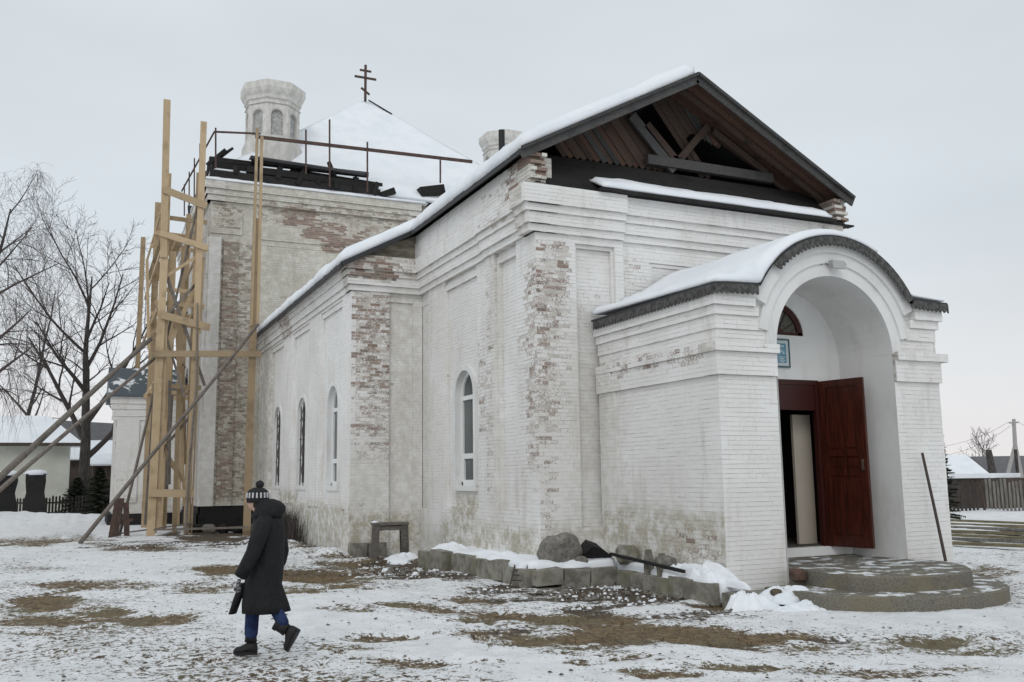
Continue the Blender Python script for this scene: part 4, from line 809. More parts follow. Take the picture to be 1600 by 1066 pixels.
# ------------------------------------------------------------------ things on and by the church
fl_ = thing('flood_lamp', 'small grey flood lamp over the crown of the porch arch', 'lamp', (CX+.0, YP-.05, 5.30))
def add_local(name, mat, par, fn, smooth=False):
    m = MB(); fn(m); return m.build(name, M[mat] if isinstance(mat, str) else mat, par, smooth=smooth)
add_local('bracket', 'lamp', fl_, lambda m: (m.box((-.10, -.10, -.02), (-.07, .02, .10)), m.box((.07, -.10, -.02), (.10, .02, .10)), m.box((-.10, -.0, .06), (.10, .03, .10))))
add_local('housing', 'lamp', fl_, lambda m: m.loft([[(x*s, -.12+y, z*s) for x, z in ((-.13, -.06), (.13, -.06), (.15, .02), (.10, .07), (-.10, .07), (-.15, .02))] for y, s in ((-.06, 1.1), (.0, 1.), (.07, .6))]))
add_local('cable', 'iron', fl_, lambda m: m.tube([(-.12, -.03, .02), (-.2, .0, .08), (-.24, .02, .02)], .008, 5))
pl = thing('wall_plaque', 'framed blue and white plaque hanging left of the open door under the fanlight', 'plaque', (onY(1221, 552, YB-.02).x, YB-.02, onY(1221, 552, YB-.02).z))
add_local('frame', 'teal', pl, lambda m: (m.box((-.19, -.02, -.27), (-.165, .0, .27)), m.box((.165, -.02, -.27), (.19, .0, .27)), m.box((-.165, -.02, .245), (.165, .0, .27)), m.box((-.165, -.02, -.27), (.165, .0, -.245))))
add_local('mount', 'pwhite', pl, lambda m: m.box((-.165, -.008, -.245), (.165, .0, .245)))
add_local('picture', 'pblue', pl, lambda m: m.box((-.105, -.012, -.185), (.105, -.008, .185)))
def glyph(m):
    pts = [(.05, .13), (-.04, .14), (-.05, .05), (.02, .03), (.05, -.02)]
    for a, b in zip(pts, pts[1:]): m.beam((a[0], -.014, a[1]), (b[0], -.014, b[1]), .004, .028, (0, 0, 1) if abs(a[0]-b[0]) > abs(a[1]-b[1]) else (1, 0, 0))
    for k, w_ in enumerate((.07, .05, .075, .04)): m.box((-w_, -.0145, -.07-.03*k-.012), (w_, -.0125, -.07-.03*k+.004))
add_local('pale_print', 'pprint', pl, glyph)
# steps
st = thing('porch_steps', 'two rounded concrete steps dusted with snow before the church door', 'steps', (CX-.12, YP-.28, 0))
def disc(m, R, z0, z1, a0, a1, seed, lim, cx=0., sq=1.):
    n = 60; pr = [(0, z0), (R, z0), (R+.01, (z0+z1)/2), (R, z1-.03), (R-.03, z1), (R*.66, z1+.004), (R*.33, z1), (0, z1)]; rings = []
    vs = []; fs = []
    for i in range(n+1):
        a = a0+(a1-a0)*i/n
        for j, (r, z) in enumerate(pr):
            w_ = .06*(float(fbm(i*.22+seed, j*.3, 3, seed))-.5) if r > R*.7 else 0
            vs.append((max((r+w_)*math.cos(a), -lim+w_*.5), (r+w_)*math.sin(a)*sq, z+w_*.25))
    k = len(pr)
    for i in range(n):
        for j in range(k-1): fs.append((i*k+j, (i+1)*k+j, (i+1)*k+j+1, i*k+j+1))
    fs += [tuple(range(k)), tuple(n*k+j for j in range(k))]
    m.add(vs, fs)
o = add_local('step', 'stepmat', st, lambda m: disc(m, 2.22, -.6, -.08, math.radians(180), math.radians(368), 3, 1.95)); fixn(o)
o = add_local('step', 'stepmat', st, lambda m: disc(m, 1.71, -.3, .155, math.radians(180), math.radians(364), 8, 1.27)); fixn(o)
# crowbar against the right pier
a, b = onY(1478, 881, YP-.55), onY(1441, 708, YP-.12)
cb = fixn(put('iron_bar', M['iron'], None, lambda m: m.tube([(a.x, a.y, .15), a.lerp(b, .5)+Vector((.01, 0, 0)), b], [.027, .026, .024], 8))); tag(cb, 'long black iron bar leaning against the right pier of the porch', 'crowbar')
# stool
sx, sy = 6.75, 21.55; sz = gh(sx, sy)
tb = thing('wooden_table', 'small weathered grey wooden table standing by the wall left of the arched window', 'table', (sx, sy, sz)); tb.rotation_euler.z = -.25
add_local('tabletop', 'old_wood', tb, lambda m: (m.box((-.44, -.3, .73), (.44, -.102, .775)), m.box((-.45, -.098, .73), (.44, .1, .777)), m.box((-.43, .104, .73), (.45, .3, .774))))
for x, y in ((-.33, -.22), (.33, -.22), (-.33, .22), (.33, .22)): add_local('leg', 'old_wood', tb, lambda m: m.beam((x*1.08, y*1.05, -.06), (x, y, .73), .17, .12, (0, 1, 0), j=.008))
add_local('stretcher', 'old_wood', tb, lambda m: (m.box((-.28, -.25, .60), (.28, -.2, .70)), m.box((-.28, .2, .60), (.28, .25, .70))))
add_local('snow_cap', 'snow', tb, lambda m: m.loft([[(-.36+.09*s*math.cos(a), -.16+.1*s*math.sin(a), .778+z) for a in [2*math.pi*k/10 for k in range(10)]] for z, s in ((0, 1), (.03, .8), (.045, .3))]), True)
# kerb of concrete blocks
kerb = thing('block_kerb', 'low kerb of old grey concrete blocks around the foot of the church', 'kerb')
def blk(p, q, w_, zt_, h, mt='concrete'):
    p = Vector(p); q = Vector(q); L = (q-p).length; n = max(1, round(L/.55))
    for i in range(n):
        a = p.lerp(q, i/n); b = p.lerp(q, (i+1)/n); a = a+(b-a).normalized()*random.uniform(.01, .05)+Vector((random.uniform(-.03, .03), random.uniform(-.03, .03), 0)); dz = random.uniform(-.07, .02)
        z = zt_-h/2+dz; put('block', M[mt], kerb, lambda m: m.beam((a.x, a.y, z), (b.x, b.y, z+random.uniform(-.03, .03)), w_+random.uniform(-.03, .02), h, (0, 0, 1), j=.016))
blk((7.25, 18.6, 0), (7.25, 14.9, 0), .22, .11, .36); blk((7.0, 19.9, 0), (7.12, 18.7, 0), .22, .16, .5); blk((7.20, 14.8, 0), (8.9, 14.85, 0), .22, .11, .26); blk((7.22, 14.74, 0), (8.8, 14.80, 0), .24, -.16, .2)
blk((8.98, 14.9, 0), (9.02, 11.95, 0), .2, .03, .34); blk((8.95, 11.75, 0), (9.85, 11.72, 0), .22, -.06, .30)
blk((6.02, 22.72, 0), (7.0, 22.72, 0), .2, .12, .42)
def terr(u, v): x = 7.3+u*2.1; y = 12.0+v*8.0; return (x, y, -.10)
# snow and rubble filling behind the kerb
for nm, x0, x1, y0, y1, zt_, sd_ in (('snowy_bank', 7.3, 8.06, 14.93, 19.8, .10, 61), ('snowy_bank', 8.0, 9.0, 14.93, 16.0, .10, 62), ('snowy_bank', 9.06, 9.42, 11.9, 15.9, .02, 63)):
    o = snow(nm, None, lambda u, v: (x0+u*(x1-x0), y0+v*(y1-y0), zt_-.30), 14, 40, .36, .10, sd_, .22, (1, 0, 1, 0), .05, low=.82); o['kind'] = 'structure'
def heap(cx, cy, rx, ry, h, seed, zb=None):
    zb = gh(cx, cy)-.05 if zb is None else zb; m = MB(); n = 64; k = 22; vs = [(cx, cy, zb+h)]; fs = []
    for j in range(1, k+1):
        r = j/k
        for i in range(n):
            a = 2*math.pi*i/n; q = 1.15+1.3*(float(fbm(math.cos(a)*2.2+seed, math.sin(a)*2.2+seed, 4, seed))-.5)
            z = h*(1-r*r)**.9*(.25+1.5*float(fbm(cx+r*math.cos(a)*3.4+seed, cy+r*math.sin(a)*3.4, 5, seed))); vs.append((cx+rx*r*q*math.cos(a), cy+ry*r*q*math.sin(a), zb+z-(0.04 if j == k else 0)))
    for i in range(n): fs.append((0, 1+i, 1+(i+1) % n))
    for j in range(k-1):
        for i in range(n): a = 1+j*n; fs.append((a+i, a+n+i, a+n+(i+1) % n, a+(i+1) % n))
    m.add(vs, fs); o = m.build('snow_heap', M['snow'], None, smooth=True); o['kind'] = 'structure'; return o
for q in ((9.22, 12.6, .24, .8, .24, 1, .0), (9.2, 13.3, .2, .4, .16, 2, .02), (9.95, 11.45, .5, .32, .16, 3, -.2), (10.15, 10.95, .5, .36, .20, 4, -.36), (9.75, 10.9, .4, .3, .15, 14, -.36), (8.15, 15.2, .7, .28, .12, 5, .10), (7.6, 16.8, .3, 1.4, .10, 6, .12), (9.0, 11.2, .42, .3, .30, 7, -.36), (7.5, 19.4, .3, .5, .14, 8, .12), (6.9, 20.9, .4, .5, .14, 10, -.2), (9.4, 10.8, .5, .3, .13, 12, -.36)): heap(*q)
# stones
rb_i = 0
def rock(name, mat, c, r, seed, label, cat, sub=3, rotz=0, group=None):
    import bmesh
    b = bmesh.new(); bmesh.ops.create_icosphere(b, subdivisions=sub, radius=1)
    for v in b.verts:
        n = v.co.normalized(); k = .78+.5*float(fbm(n.x*1.3+seed, n.y*1.3+n.z*1.7+seed, 3, seed)); q = [max(-.80, min(.80, t)) for t in n]; v.co = Vector(q)*k*1.05
        v.co.x *= r[0]; v.co.y *= r[1]; v.co.z *= r[2]
    me = bpy.data.meshes.new(name); b.to_mesh(me); b.free(); me.materials.append(M[mat]); me.polygons.foreach_set('use_smooth', [sub > 2]*len(me.polygons))
    o = bpy.data.objects.new(name, me); C.objects.link(o); o.location = c; o.rotation_euler.z = rotz; return tag(o, label, cat, group)
rock('boulder', 'stone', (7.98, 15.25, .36), (.39, .33, .31), 4, 'big rounded grey boulder at the foot of the front left corner of the nave', 'boulder', 4)
rock('stone', 'stone', (8.28, 15.05, .17), (.18, .13, .09), 9, 'small flat grey stone tucked against the right foot of the big boulder', 'stone')
rock('stone', 'concrete', (9.12, 14.75, .26), (.24, .2, .19), 12, 'pale broken stone block leaning on the porch wall beside the black tarp', 'stone', 2)
rock('stone', 'stone', (9.14, 13.55, .20), (.12, .28, .14), 15, 'grey stone slab lying against the base of the porch side wall', 'stone', 2)
rock('brick_lump', 'rust', (10.42, 11.72, .08), (.15, .12, .11), 19, 'dark red brick lump at the left end of the upper step', 'brick', 2)
rock('clod', 'litter', (9.63, 11.35, -.10), (.09, .07, .06), 23, 'small dark clod on the snow left of the steps', 'clod', 2)
tp = fixn(put('tarp', M['char'], None, lambda m: m.loft([[(8.62+.0+u, 15.2, .12), (8.62+u+.05, 15.0, .15+h), (8.62+u+.1, 15.35, .2+h*1.2), (8.62+u+.02, 15.5, .12)] for u, h in ((-.3, .12), (-.12, .26), (.1, .2), (.3, .06))]))); tag(tp, 'crumpled black tarp between the big boulder and the porch wall', 'tarp')
br_ = fixn(put('long_board', M['char'], None, lambda m: m.beam((8.93, 15.0, .26), (8.96, 12.75, .13), .06, .05))); tag(br_, 'long thin dark iron bar lying along the kerb beside the porch', 'bar')
for y, h, lb in ((13.95, .30, 'grey concrete stub standing on the kerb, farther of the two by the porch'), (13.55, .26, 'grey concrete stub standing on the kerb, nearer of the two by the porch')):
    o = fixn(put('concrete_stub', M['concrete'], None, lambda m: m.loft([[(9.07+s*x, y+s*q, z) for x, q in ((-.07, -.06), (.07, -.06), (.07, .06), (-.07, .06))] for z, s in ((-.05, 1), (.1+h*.5, .95), (.1+h, .6))]))); tag(o, lb, 'stub')
gr = thing('iron_grate', 'rusty little iron ladder frame leaning on the block kerb', 'grate')
pa_, pb_ = Vector((6.95, 15.15, -.2)), Vector((7.12, 15.3, .13))
for k in (0, 1): put('rail', M['iron'], gr, lambda m: m.tube([pa_+Vector((.18*k, -.15*k, 0)), pb_+Vector((.18*k, -.15*k, 0))], .014, 6))
for k in range(3): q = pa_.lerp(pb_, .25+.25*k); put('rung', M['iron'], gr, lambda m: m.tube([q, q+Vector((.18, -.15, 0))], .011, 6))
# ------------------------------------------------------------------ scaffold
sca = thing('wooden_scaffold', 'tall scaffold of fresh yellow boards round the left corner of the church', 'scaffold', (3.5, 34.3, 0)); sca.location = (0, 0, 0)
YS = 34.3
def post(x0, z0, x1, z1, y, wd=.22, th=.06, mt='pine', y1=None):
    put('post', M[mt], sca, lambda m: m.beam((x0, y, z0), (x1, y if y1 is None else y1, z1), th, wd, (1, 0, 0), j=.004))
def ledger(p, q, ht=.18, th=.06, mt='pine_h', nm='ledger'):
    put(nm, M[mt], sca, lambda m: m.beam(p, q, th, ht, (0, 0, 1), j=.004))
post(2.30, 9.6, 2.20, 15.5, YS, .24); post(2.26, -.45, 2.34, 11.2, YS+.08, .26); post(2.50, .1, 2.44, 7.4, YS+.15, .20)
post(3.50, 6.0, 3.50, 14.86, YS, .22); post(3.42, -.45, 3.48, 7.6, YS+.08, .18); post(3.58, -.4, 3.62, 6.3, YS+.02, .06, .05)
post(5.42, 7.3, 5.44, 14.92, YS, .10); post(5.64, 7.3, 5.62, 14.6, YS, .11); post(5.46, -.3, 5.52, 11.4, YS+.07, .26)
for y, x, z in ((36.1, 2.45, 13.3), (40.9, 2.45, 13.5), (46.0, 2.15, 13.2)): post(x, -.4, x, z, y, .26 if y < 45 else .22)
for y, x, z in ((37.3, 3.72, 13.85), (41.2, 3.72, 13.2), (38.8, 3.0, 9.0)): post(x, -.4, x, z, y, .24 if y < 40 else .2)
post(2.85, -.4, 2.9, 11.6, 38.6, .22); post(2.75, 4, 2.75, 10.3, 36.2, .26); post(3.2, -.4, 3.15, 10.6, 36.4, .16)
ledger(onY(237, 553, YS-.07), onY(408, 553, YS-.07), .22); ledger(onY(256, 296, YS-.08), onY(323, 322, YS-.08), .26, .05); ledger(onY(250, 364, YS-.07), onY(325, 388, YS-.07), .22)
ledger(onY(252, 492, YS-.07), onY(328, 512, YS-.07), .26); ledger(onY(232, 770, YS-.05), onY(303, 772, YS-.05), .26); ledger(onY(250, 452, YS+.3), onY(305, 456, YS+.3), .14)
ledger(onY(240, 828, YS-.2), onY(388, 824, YS-.2), .07, .07, 'log', 'ledger'); ledger(onY(170, 836, YS+.5), onY(300, 818, YS-.1), .05, .05, 'log', 'ledger')
for z in (12.2, 10.4, 8.3, 5.4): ledger((2.36, YS, z), (2.36, 46.2, z-.1), .18); ledger((3.6, YS, z-.2), (3.66, 41.4, z-.2), .16)
for z in (11.6, 8.3, 5.2):
    for y in (36.2, 38.7, 41.0): ledger((2.2, y, z), (3.95, y, z-.05), .16)
for (a, b, wd, mt) in (((312, 432), (262, 545), .16, 'pine_h'), ((258, 425), (300, 545), .12, 'log'), ((300, 545), (320, 603), .10, 'log'), ((262, 492), (310, 440), .10, 'log'), ((246, 560), (228, 820), .14, 'log'), ((246, 480), (288, 620), .08, 'log')):
    p, q = onY(*a, YS+.25), onY(*b, YS+.25); put('brace', M[mt], sca, lambda m: m.beam(p, q, .05, wd, (1, 0, .3)))
rs2 = random.Random(12)
for i in range(9):
    y = rs2.uniform(34.6, 41); x = rs2.uniform(2.2, 3.8); z = rs2.uniform(.5, 8.5); dx = rs2.uniform(-.25, .25)
    post(x, z, x+dx, z+rs2.uniform(2.5, 4.5), y, rs2.uniform(.10, .16), .05, rs2.choice(('pine', 'pine', 'log')), y+rs2.uniform(-.4, .4))
for i in range(7):
    y = rs2.choice((34.5, 36.4, 38.4, 41.2)); z = rs2.uniform(2, 11); put('brace', M[rs2.choice(('pine_h', 'log'))], sca, lambda m: m.beam((2.2, y, z), (3.8, y+rs2.uniform(-.3, .3), z+rs2.choice((-1, 1))*rs2.uniform(1.2, 2.6)), .05, rs2.uniform(.08, .15), (1, 0, .3)))
put('post', M['log'], sca, lambda m: m.tube([(3.36, YS-.2, -.45), (3.42, YS-.18, 2.5), (3.55, YS-.15, 5.0), (3.50, YS-.1, 8.0)], [.05, .045, .04, .03], 7))
for k, (x, z) in enumerate(((2.3, 10.9), (2.6, 10.9), (2.9, 10.9))): put('deck_plank', M['pine_h'], sca, lambda m: m.box((x, 36, z), (x+.25, 45, z+.05)))
def pole(p, q, r0, r1, label, kk=1):
    p, q = Vector(p), Vector(q); s = (q-p).cross(Vector((0, 0, 1))).normalized(); pts = [p.lerp(q, t)+s*.05*math.sin(5*t+kk)+Vector((0, 0, -.06*math.sin(math.pi*t))) for t in np.linspace(0, 1, 9)]
    o = fixn(put('prop_pole', M['log'], None, lambda m: m.tube(pts, list(np.linspace(r0, r1, 9)), 9), smooth=True)); return tag(o, label, 'pole', 'log poles propping the scaffold')
g0 = onZ(-190, 915, -.1)
pole((g0.x, g0.y, gh(g0.x, g0.y)), onY(236, 530, YS-.1), .082, .075, 'thick grey log pole slanting across the bare tree, upper one of two', 1)
g1 = onZ(-150, 895, -.1); pole((g1.x, g1.y, gh(g1.x, g1.y)), onY(240, 560, YS+.6), .06, .055, 'thinner log pole slanting below the thick one at left', 2)
g2 = onZ(124, 857, -.22); pole((g2.x, g2.y, gh(g2.x, g2.y)), onY(402, 507, YS-.2), .065, .055, 'log pole standing on the snow and crossing the scaffold up to the roof corner', 3)
pole((g2.x+1.2, g2.y+4.5, -.3), onY(322, 268, YS+.2), .05, .04, 'thin crooked pole standing upright among the scaffold boards', 4)
# ------------------------------------------------------------------ rubble at the tower foot, rusty stake, dead weeds by the wall
rk = random.Random(3)
for i in range(7):
    x, y = rk.uniform(3.8, 6.0), rk.uniform(34.9, 36.2)
    o = rock('rubble_block', rk.choice(('char', 'stone', 'concrete')), (x, y, gh(x, y)+.12), (rk.uniform(.2, .5), rk.uniform(.15, .3), rk.uniform(.12, .25)), 30+i, ('flat grey slab', 'dark squared block', 'small charred lump', 'pale concrete chunk', 'long dark stone', 'round sooty stone', 'low broken block')[i]+' in the rubble heap at the foot of the tower', 'rubble', 2, rk.uniform(0, 3), 'rubble heaped at the tower foot')
rs = fixn(put('rusty_stake', M['rust'], None, lambda m: (m.beam((1.05, 34.6, -.5), (1.25, 34.6, 1.15), .3, .1, (0, 1, 0)), m.beam((1.55, 34.7, -.5), (1.45, 34.6, 1.0), .18, .1, (0, 1, 0)), m.beam((.95, 34.65, .3), (1.7, 34.65, .4), .1, .1)))); tag(rs, 'rust red broken wooden frame standing left of the scaffold foot', 'frame')
def weeds(name, spots, n, h, mat, lean, seed, kind='stuff', parent=None, wd=.006):
    r = random.Random(seed); m = MB()
    for _ in range(n):
        cx, cy, sx_, sy_ = r.choice(spots); x = r.gauss(cx, sx_); y = r.gauss(cy, sy_); z = gh(x, y)-.02; hh = h*r.uniform(.4, 1.1); a = r.uniform(0, 6.28); b = r.uniform(0, 6.28); l = lean*r.uniform(.2, 1)*hh
        w_ = Vector((math.cos(a), math.sin(a), 0))*wd*r.uniform(.7, 1.4); t = Vector((x+math.cos(b)*l, y+math.sin(b)*l, z+hh)); mid = Vector((x+math.cos(b)*l*.35, y+math.sin(b)*l*.35, z+hh*.6)); p = Vector((x, y, z))
        m.add([p-w_, p+w_, mid+w_*.8, mid-w_*.8, t], [(0, 1, 2, 3), (3, 2, 4)])
    return m, name, mat
m, _, _ = weeds('', [(5.75, 29.4, .12, 1.0)], 900, .95, '', .35, 5, wd=.009); o = m.build('dead_weeds', M['twig'], None); tag(o, 'clump of dead brown weeds at the foot of the wall behind the walker', 'weeds')
# ground cover: blades and litter, only where the photo's bare patches are
gr_ = random.Random(11); m = MB(); cnt = 0
xs = RNG.uniform(-3, 17, 120000); ys = RNG.uniform(5, 30, 120000); ff = field(PW, xs, ys); dd = field(DW, xs, ys); zz = gheight(xs, ys)-.05*np.clip(ff, 0, 1)
sel = np.where(RNG.uniform(0, 1, 120000) < np.clip(ff-.25, 0, 1)*.55+.002)[0]
def infoot(x, y): return (x > 9.0 and y > 12) or (x > 7.1 and y > 14.7) or (math.hypot(x-CX, y-YP) < 3.0)
for i in sel:
    x, y, z = float(xs[i]), float(ys[i]), float(zz[i])
    if infoot(x, y): continue
    for _ in range(3):
        hh = gr_.uniform(.02, .075); b = gr_.uniform(0, 6.28); l = gr_.uniform(.03, .13); a = b+1.57; w_ = Vector((math.cos(a), math.sin(a), 0))*.0035; p = Vector((x+gr_.uniform(-.03, .03), y+gr_.uniform(-.03, .03), z-.01)); t = p+Vector((math.cos(b)*l, math.sin(b)*l, hh)); m.add([p-w_, p+w_, t], [(0, 1, 2)])
o = m.build('dry_grass', M['grass'], None, kind='stuff'); tag(o, 'flattened dry brown grass showing through the trampled snow', 'grass')
m = MB(); sel = np.where(RNG.uniform(0, 1, 120000) < np.clip(dd-.2, 0, 1)*.5+.010)[0]
for i in sel:
    x, y, z = float(xs[i]), float(ys[i]), float(zz[i])
    if infoot(x, y): continue
    b = gr_.uniform(0, 6.28); big_ = gr_.random() < .12; L = gr_.uniform(.10, .26) if big_ else gr_.uniform(.02, .06); w_ = gr_.uniform(.006, .012) if big_ else gr_.uniform(.008, .03)
    d = Vector((math.cos(b), math.sin(b), gr_.uniform(-.08, .10)))*L; s_ = Vector((-math.sin(b), math.cos(b), 0))*w_; p = Vector((x, y, z+.008))
    m.add([p-s_, p+s_*.6, p+d+s_*.4, p+d*.9-s_, p+d*.5+Vector((0, 0, w_*.5))], [(0, 1, 4), (1, 2, 4), (2, 3, 4), (3, 0, 4)])
o = m.build('dark_litter', M['litter'], None, kind='stuff'); tag(o, 'dark leaf and twig litter scattered over the snow by the kerb', 'litter')
# crumbled snow and small rubble along the kerb
def crumbs(name, mat, label, cat, p_, seed, rr0, rr1, flat):
    m = MB(); c_ = random.Random(seed); rg_ = np.random.default_rng(seed)
    for i in np.where(rg_.uniform(0, 1, 120000) < np.clip(dd-.35, 0, 1)*p_)[0]:
        x, y, z = float(xs[i]), float(ys[i]), float(zz[i])
        if infoot(x, y): continue
        r = c_.uniform(rr0, rr1)*(2.2 if c_.random() < .07 else 1); n_ = c_.choice((5, 6, 7)); vs = []
        for j in range(n_): a = 6.283*j/n_+c_.uniform(-.3, .3); vs.append(Vector((x+math.cos(a)*r*c_.uniform(.6, 1.5), y+math.sin(a)*r*c_.uniform(.6, 1.5), z-.01)))
        t1 = [v*c_.uniform(.5, .8)+Vector((x, y, z))*.35+Vector((0, 0, r*flat*c_.uniform(.5, 1.2))) for v in vs]; t1 = [Vector((x+(t.x-x), y+(t.y-y), z+r*flat*c_.uniform(.5, 1.1))) if 0 else Vector(((v.x-x)*.6+x, (v.y-y)*.6+y, z+r*flat*c_.uniform(.4, 1.1))) for v, t in zip(vs, t1)]
        m.add(vs+t1, [(k, (k+1) % n_, n_+(k+1) % n_, n_+k) for k in range(n_)]+[tuple(range(n_, 2*n_))])
    o = m.build(name, M[mat], None, kind='stuff'); return tag(o, label, cat)
crumbs('snow_crumbs', 'snow', 'crumbled lumps of snow strewn along the kerb and the bare earth', 'snow', .20, 8, .012, .04, .55)
crumbs('rubble_bits', 'stone', 'small grey and brown rubble bits strewn along the foot of the kerb', 'rubble', .10, 18, .02, .05, .8)
# ------------------------------------------------------------------ trees
def tree(name, base, H, seed, label, mats, r0=.3, spread=.55, levels=5, weep=0, nb=(9, 5, 5, 4, 3), group=None, trunk_frac=.3, minr=.008, lean=(0, 0), sc=1.):
    r = random.Random(seed); root = thing(name, label, 'tree', base, group)
    tr = MB(); cw = MB()
    def grow(p, d, L, rad, lev):
        k = {0: 9, 1: 7, 2: 5, 3: 4}.get(lev, 3); pts = [p]; rs_ = [rad]; q = p.copy(); dd_ = d.copy()
        for i in range(k):
            wob = .10 if lev < 2 else .18
            dd_ = (dd_+Vector((r.uniform(-wob, wob), r.uniform(-wob, wob), r.uniform(-wob, wob)*.6+(.05 if lev < 3 and not weep else 0)))).normalized()
            if weep and lev >= 3: dd_ = (dd_+Vector((0, 0, -weep*(.5+.3*i)))).normalized()
            elif weep and lev == 2: dd_ = (dd_+Vector((0, 0, -.08))).normalized()
            q = q+dd_*L/k; pts.append(q.copy()); rs_.append(max(rad*(1-(i+1)/k*(.75 if lev else .90)), minr*.6))
        (tr if lev == 0 else cw).tube(pts, rs_, (10, 7, 5, 3, 3, 3)[lev], cap=False)
        if lev >= levels-1: return
        n = nb[lev]
        for j in range(n):
            f = (trunk_frac if lev == 0 else .22)+(1-(trunk_frac if lev == 0 else .22))*(j+r.uniform(.2, .8))/n
            i = min(int(f*k), k-1); pp = pts[i].lerp(pts[i+1], f*k-i); ax = (pts[i+1]-pts[i]).normalized(); o_ = ax.orthogonal().normalized(); o_.rotate(Matrix.Rotation(j*2.4+r.uniform(-.6, .6), 3, ax))
            ang = spread*r.uniform(.7, 1.35)*(1.0 if lev else 1.1)
            nd = (ax*math.cos(ang)+o_*math.sin(ang)).normalized(); LL = L*(.62*sc if lev == 0 else .58)*r.uniform(.7, 1.1)*(1-.45*f if lev == 0 else 1-.25*f)
            if weep and lev >= 2: LL = L*r.uniform(.6, 1.2)
            grow(pp, nd, LL, max(rs_[i]*(.6 if lev == 0 else .55), minr), lev+1)
    grow(Vector((0, 0, -.3)), Vector((lean[0], lean[1], 1)).normalized(), H, r0, 0)
    o = tr.build('trunk', mats[0], root, smooth=True); o = cw.build('crown', mats[1], root); return root
bt = at(134, 798, 50)
tree('bare_tree', (bt.x, bt.y, gh(bt.x, bt.y)), 13.4, 21, 'tall bare tree with thick dark trunk behind the slanting poles', (M['bark'], M['twig']), .36, .58, 5, 0, (11, 7, 6, 4), trunk_frac=.22, minr=.010)
b2 = at(-75, 800, 40); tree('weeping_birch', (b2.x, b2.y, gh(b2.x, b2.y)), 14.5, 6, 'weeping birch with hanging twigs reaching in at the left edge of the photo', (M['bark'], M['btwig']), .30, .75, 5, .62, (11, 5, 7, 6), trunk_frac=.35, minr=.0055, sc=.55)
b3 = at(20, 800, 62); tree('bare_birch', (b3.x, b3.y, gh(b3.x, b3.y)), 15.5, 9, 'slender bare birch with drooping crown behind the snowy house roof', (M['bark'], M['btwig']), .22, .7, 5, .30, (9, 4, 5, 4), trunk_frac=.3, minr=.007, sc=.6)
b4 = at(1533, 738, 95); tree('bare_tree', (b4.x, b4.y, -1.5), 5.6, 14, 'small round bare tree far away beside the utility pole', (M['bark'], M['btwig']), .12, .6, 4, 0, (10, 7, 6), trunk_frac=.3, minr=.02)
def conifer(base, H, R, label, seed):
    r = random.Random(seed); root = thing('young_spruce', label, 'tree', base); put('trunk', M['bark'], root, lambda m: m.tube([(0, 0, -.2), (0, 0, H)], [.07, .01], 6)); m = MB()
    for i in range(90):
        f = (i/90)**.9; z = .15+f*(H-.2); L = R*(1-f)*r.uniform(.75, 1.15)+.1; a = i*2.4; d = Vector((math.cos(a), math.sin(a), -.15+.3*f))
        for k in range(12):
            p = Vector((0, 0, z))+d*L*(k+1)/12; s_ = Vector((-math.sin(a), math.cos(a), r.uniform(-.25, .1)))*r.uniform(.10, .26)*(1-k/16)
            m.add([p-d*.1, p+s_, p+d*.12, p-s_, p+Vector((0, 0, -.1))], [(0, 1, 2), (0, 2, 3), (1, 4, 3)])
    m.build('crown', M['needle'], root); return root
b5 = at(1474, 775, 38); conifer((b5.x, b5.y, gh(b5.x, b5.y)), 3.5, .75, 'thin dark young spruce at the right corner of the porch before the fence', 6)
c1 = at(118, 800, 49); conifer((c1.x, c1.y, gh(c1.x, c1.y)), 2.1, 1.3, 'dark young spruce left of the thick tree trunk by the fence', 2)
c2 = at(152, 802, 47.5); conifer((c2.x, c2.y, gh(c2.x, c2.y)), 2.6, 1.5, 'dark young spruce right of the thick tree trunk by the fence', 3)
# ------------------------------------------------------------------ left background
h1 = thing('village_house', 'low pale green house under a broad snowy roof at the left edge', 'house', (-5, 62, 0)); zb = -.6
add_local('wall', 'housewall', h1, lambda m: m.box((-5.5, 0, zb), (4.3, 7, 4.0)))
fixn(add_local('roof', 'snow', h1, lambda m: m.add([(-6.2, -.7, 4.05), (5.0, -.7, 4.05), (5.0, 7.7, 4.05), (-6.2, 7.7, 4.05), (-4.2, 3.5, 5.9), (3.0, 3.5, 5.9)], [(0, 1, 5, 4), (1, 2, 5), (2, 3, 4, 5), (3, 0, 4), (3, 2, 1, 0)])))
add_local('eave_board', 'shed', h1, lambda m: m.box((-6.2, -.72, 3.85), (5.0, -.66, 4.04)))
for x in (-3.0, -.2):
    o = add_local('window', 'pvc', h1, lambda m: (m.box((x-.5, -.05, 1.3), (x-.42, .02, 2.7)), m.box((x+.42, -.05, 1.3), (x+.5, .02, 2.7)), m.box((x-.42, -.05, 2.62), (x+.42, .02, 2.7)), m.box((x-.42, -.05, 1.3), (x+.42, .02, 1.38)))); add_local('pane', 'dglass', o, lambda m: m.box((x-.42, -.01, 1.38), (x+.42, .015, 2.62)))
h2 = thing('dark_house', 'dark house with a snow streaked roof behind the thick tree, right of the pale house', 'house', (3, 72, 0))
add_local('wall', 'shed', h2, lambda m: m.box((-4, 0, -.5), (3.0, 6, 3.2)))
fixn(add_local('roof', 'slate', h2, lambda m: m.add([(-4.6, -.5, 3.2), (3.6, -.5, 3.2), (3.6, 6.5, 3.2), (-4.6, 6.5, 3.2), (-4.6, 3, 6.2), (3.6, 3, 5.8)], [(0, 1, 5, 4), (1, 2, 5), (2, 3, 4, 5), (3, 0, 4), (3, 2, 1, 0)])))
snow('roof_snow', h2, lambda u, v: (-4.4+u*7.8, -.45+v*1.7, 3.25+v*1.4), 16, 8, .12, .3, 77)
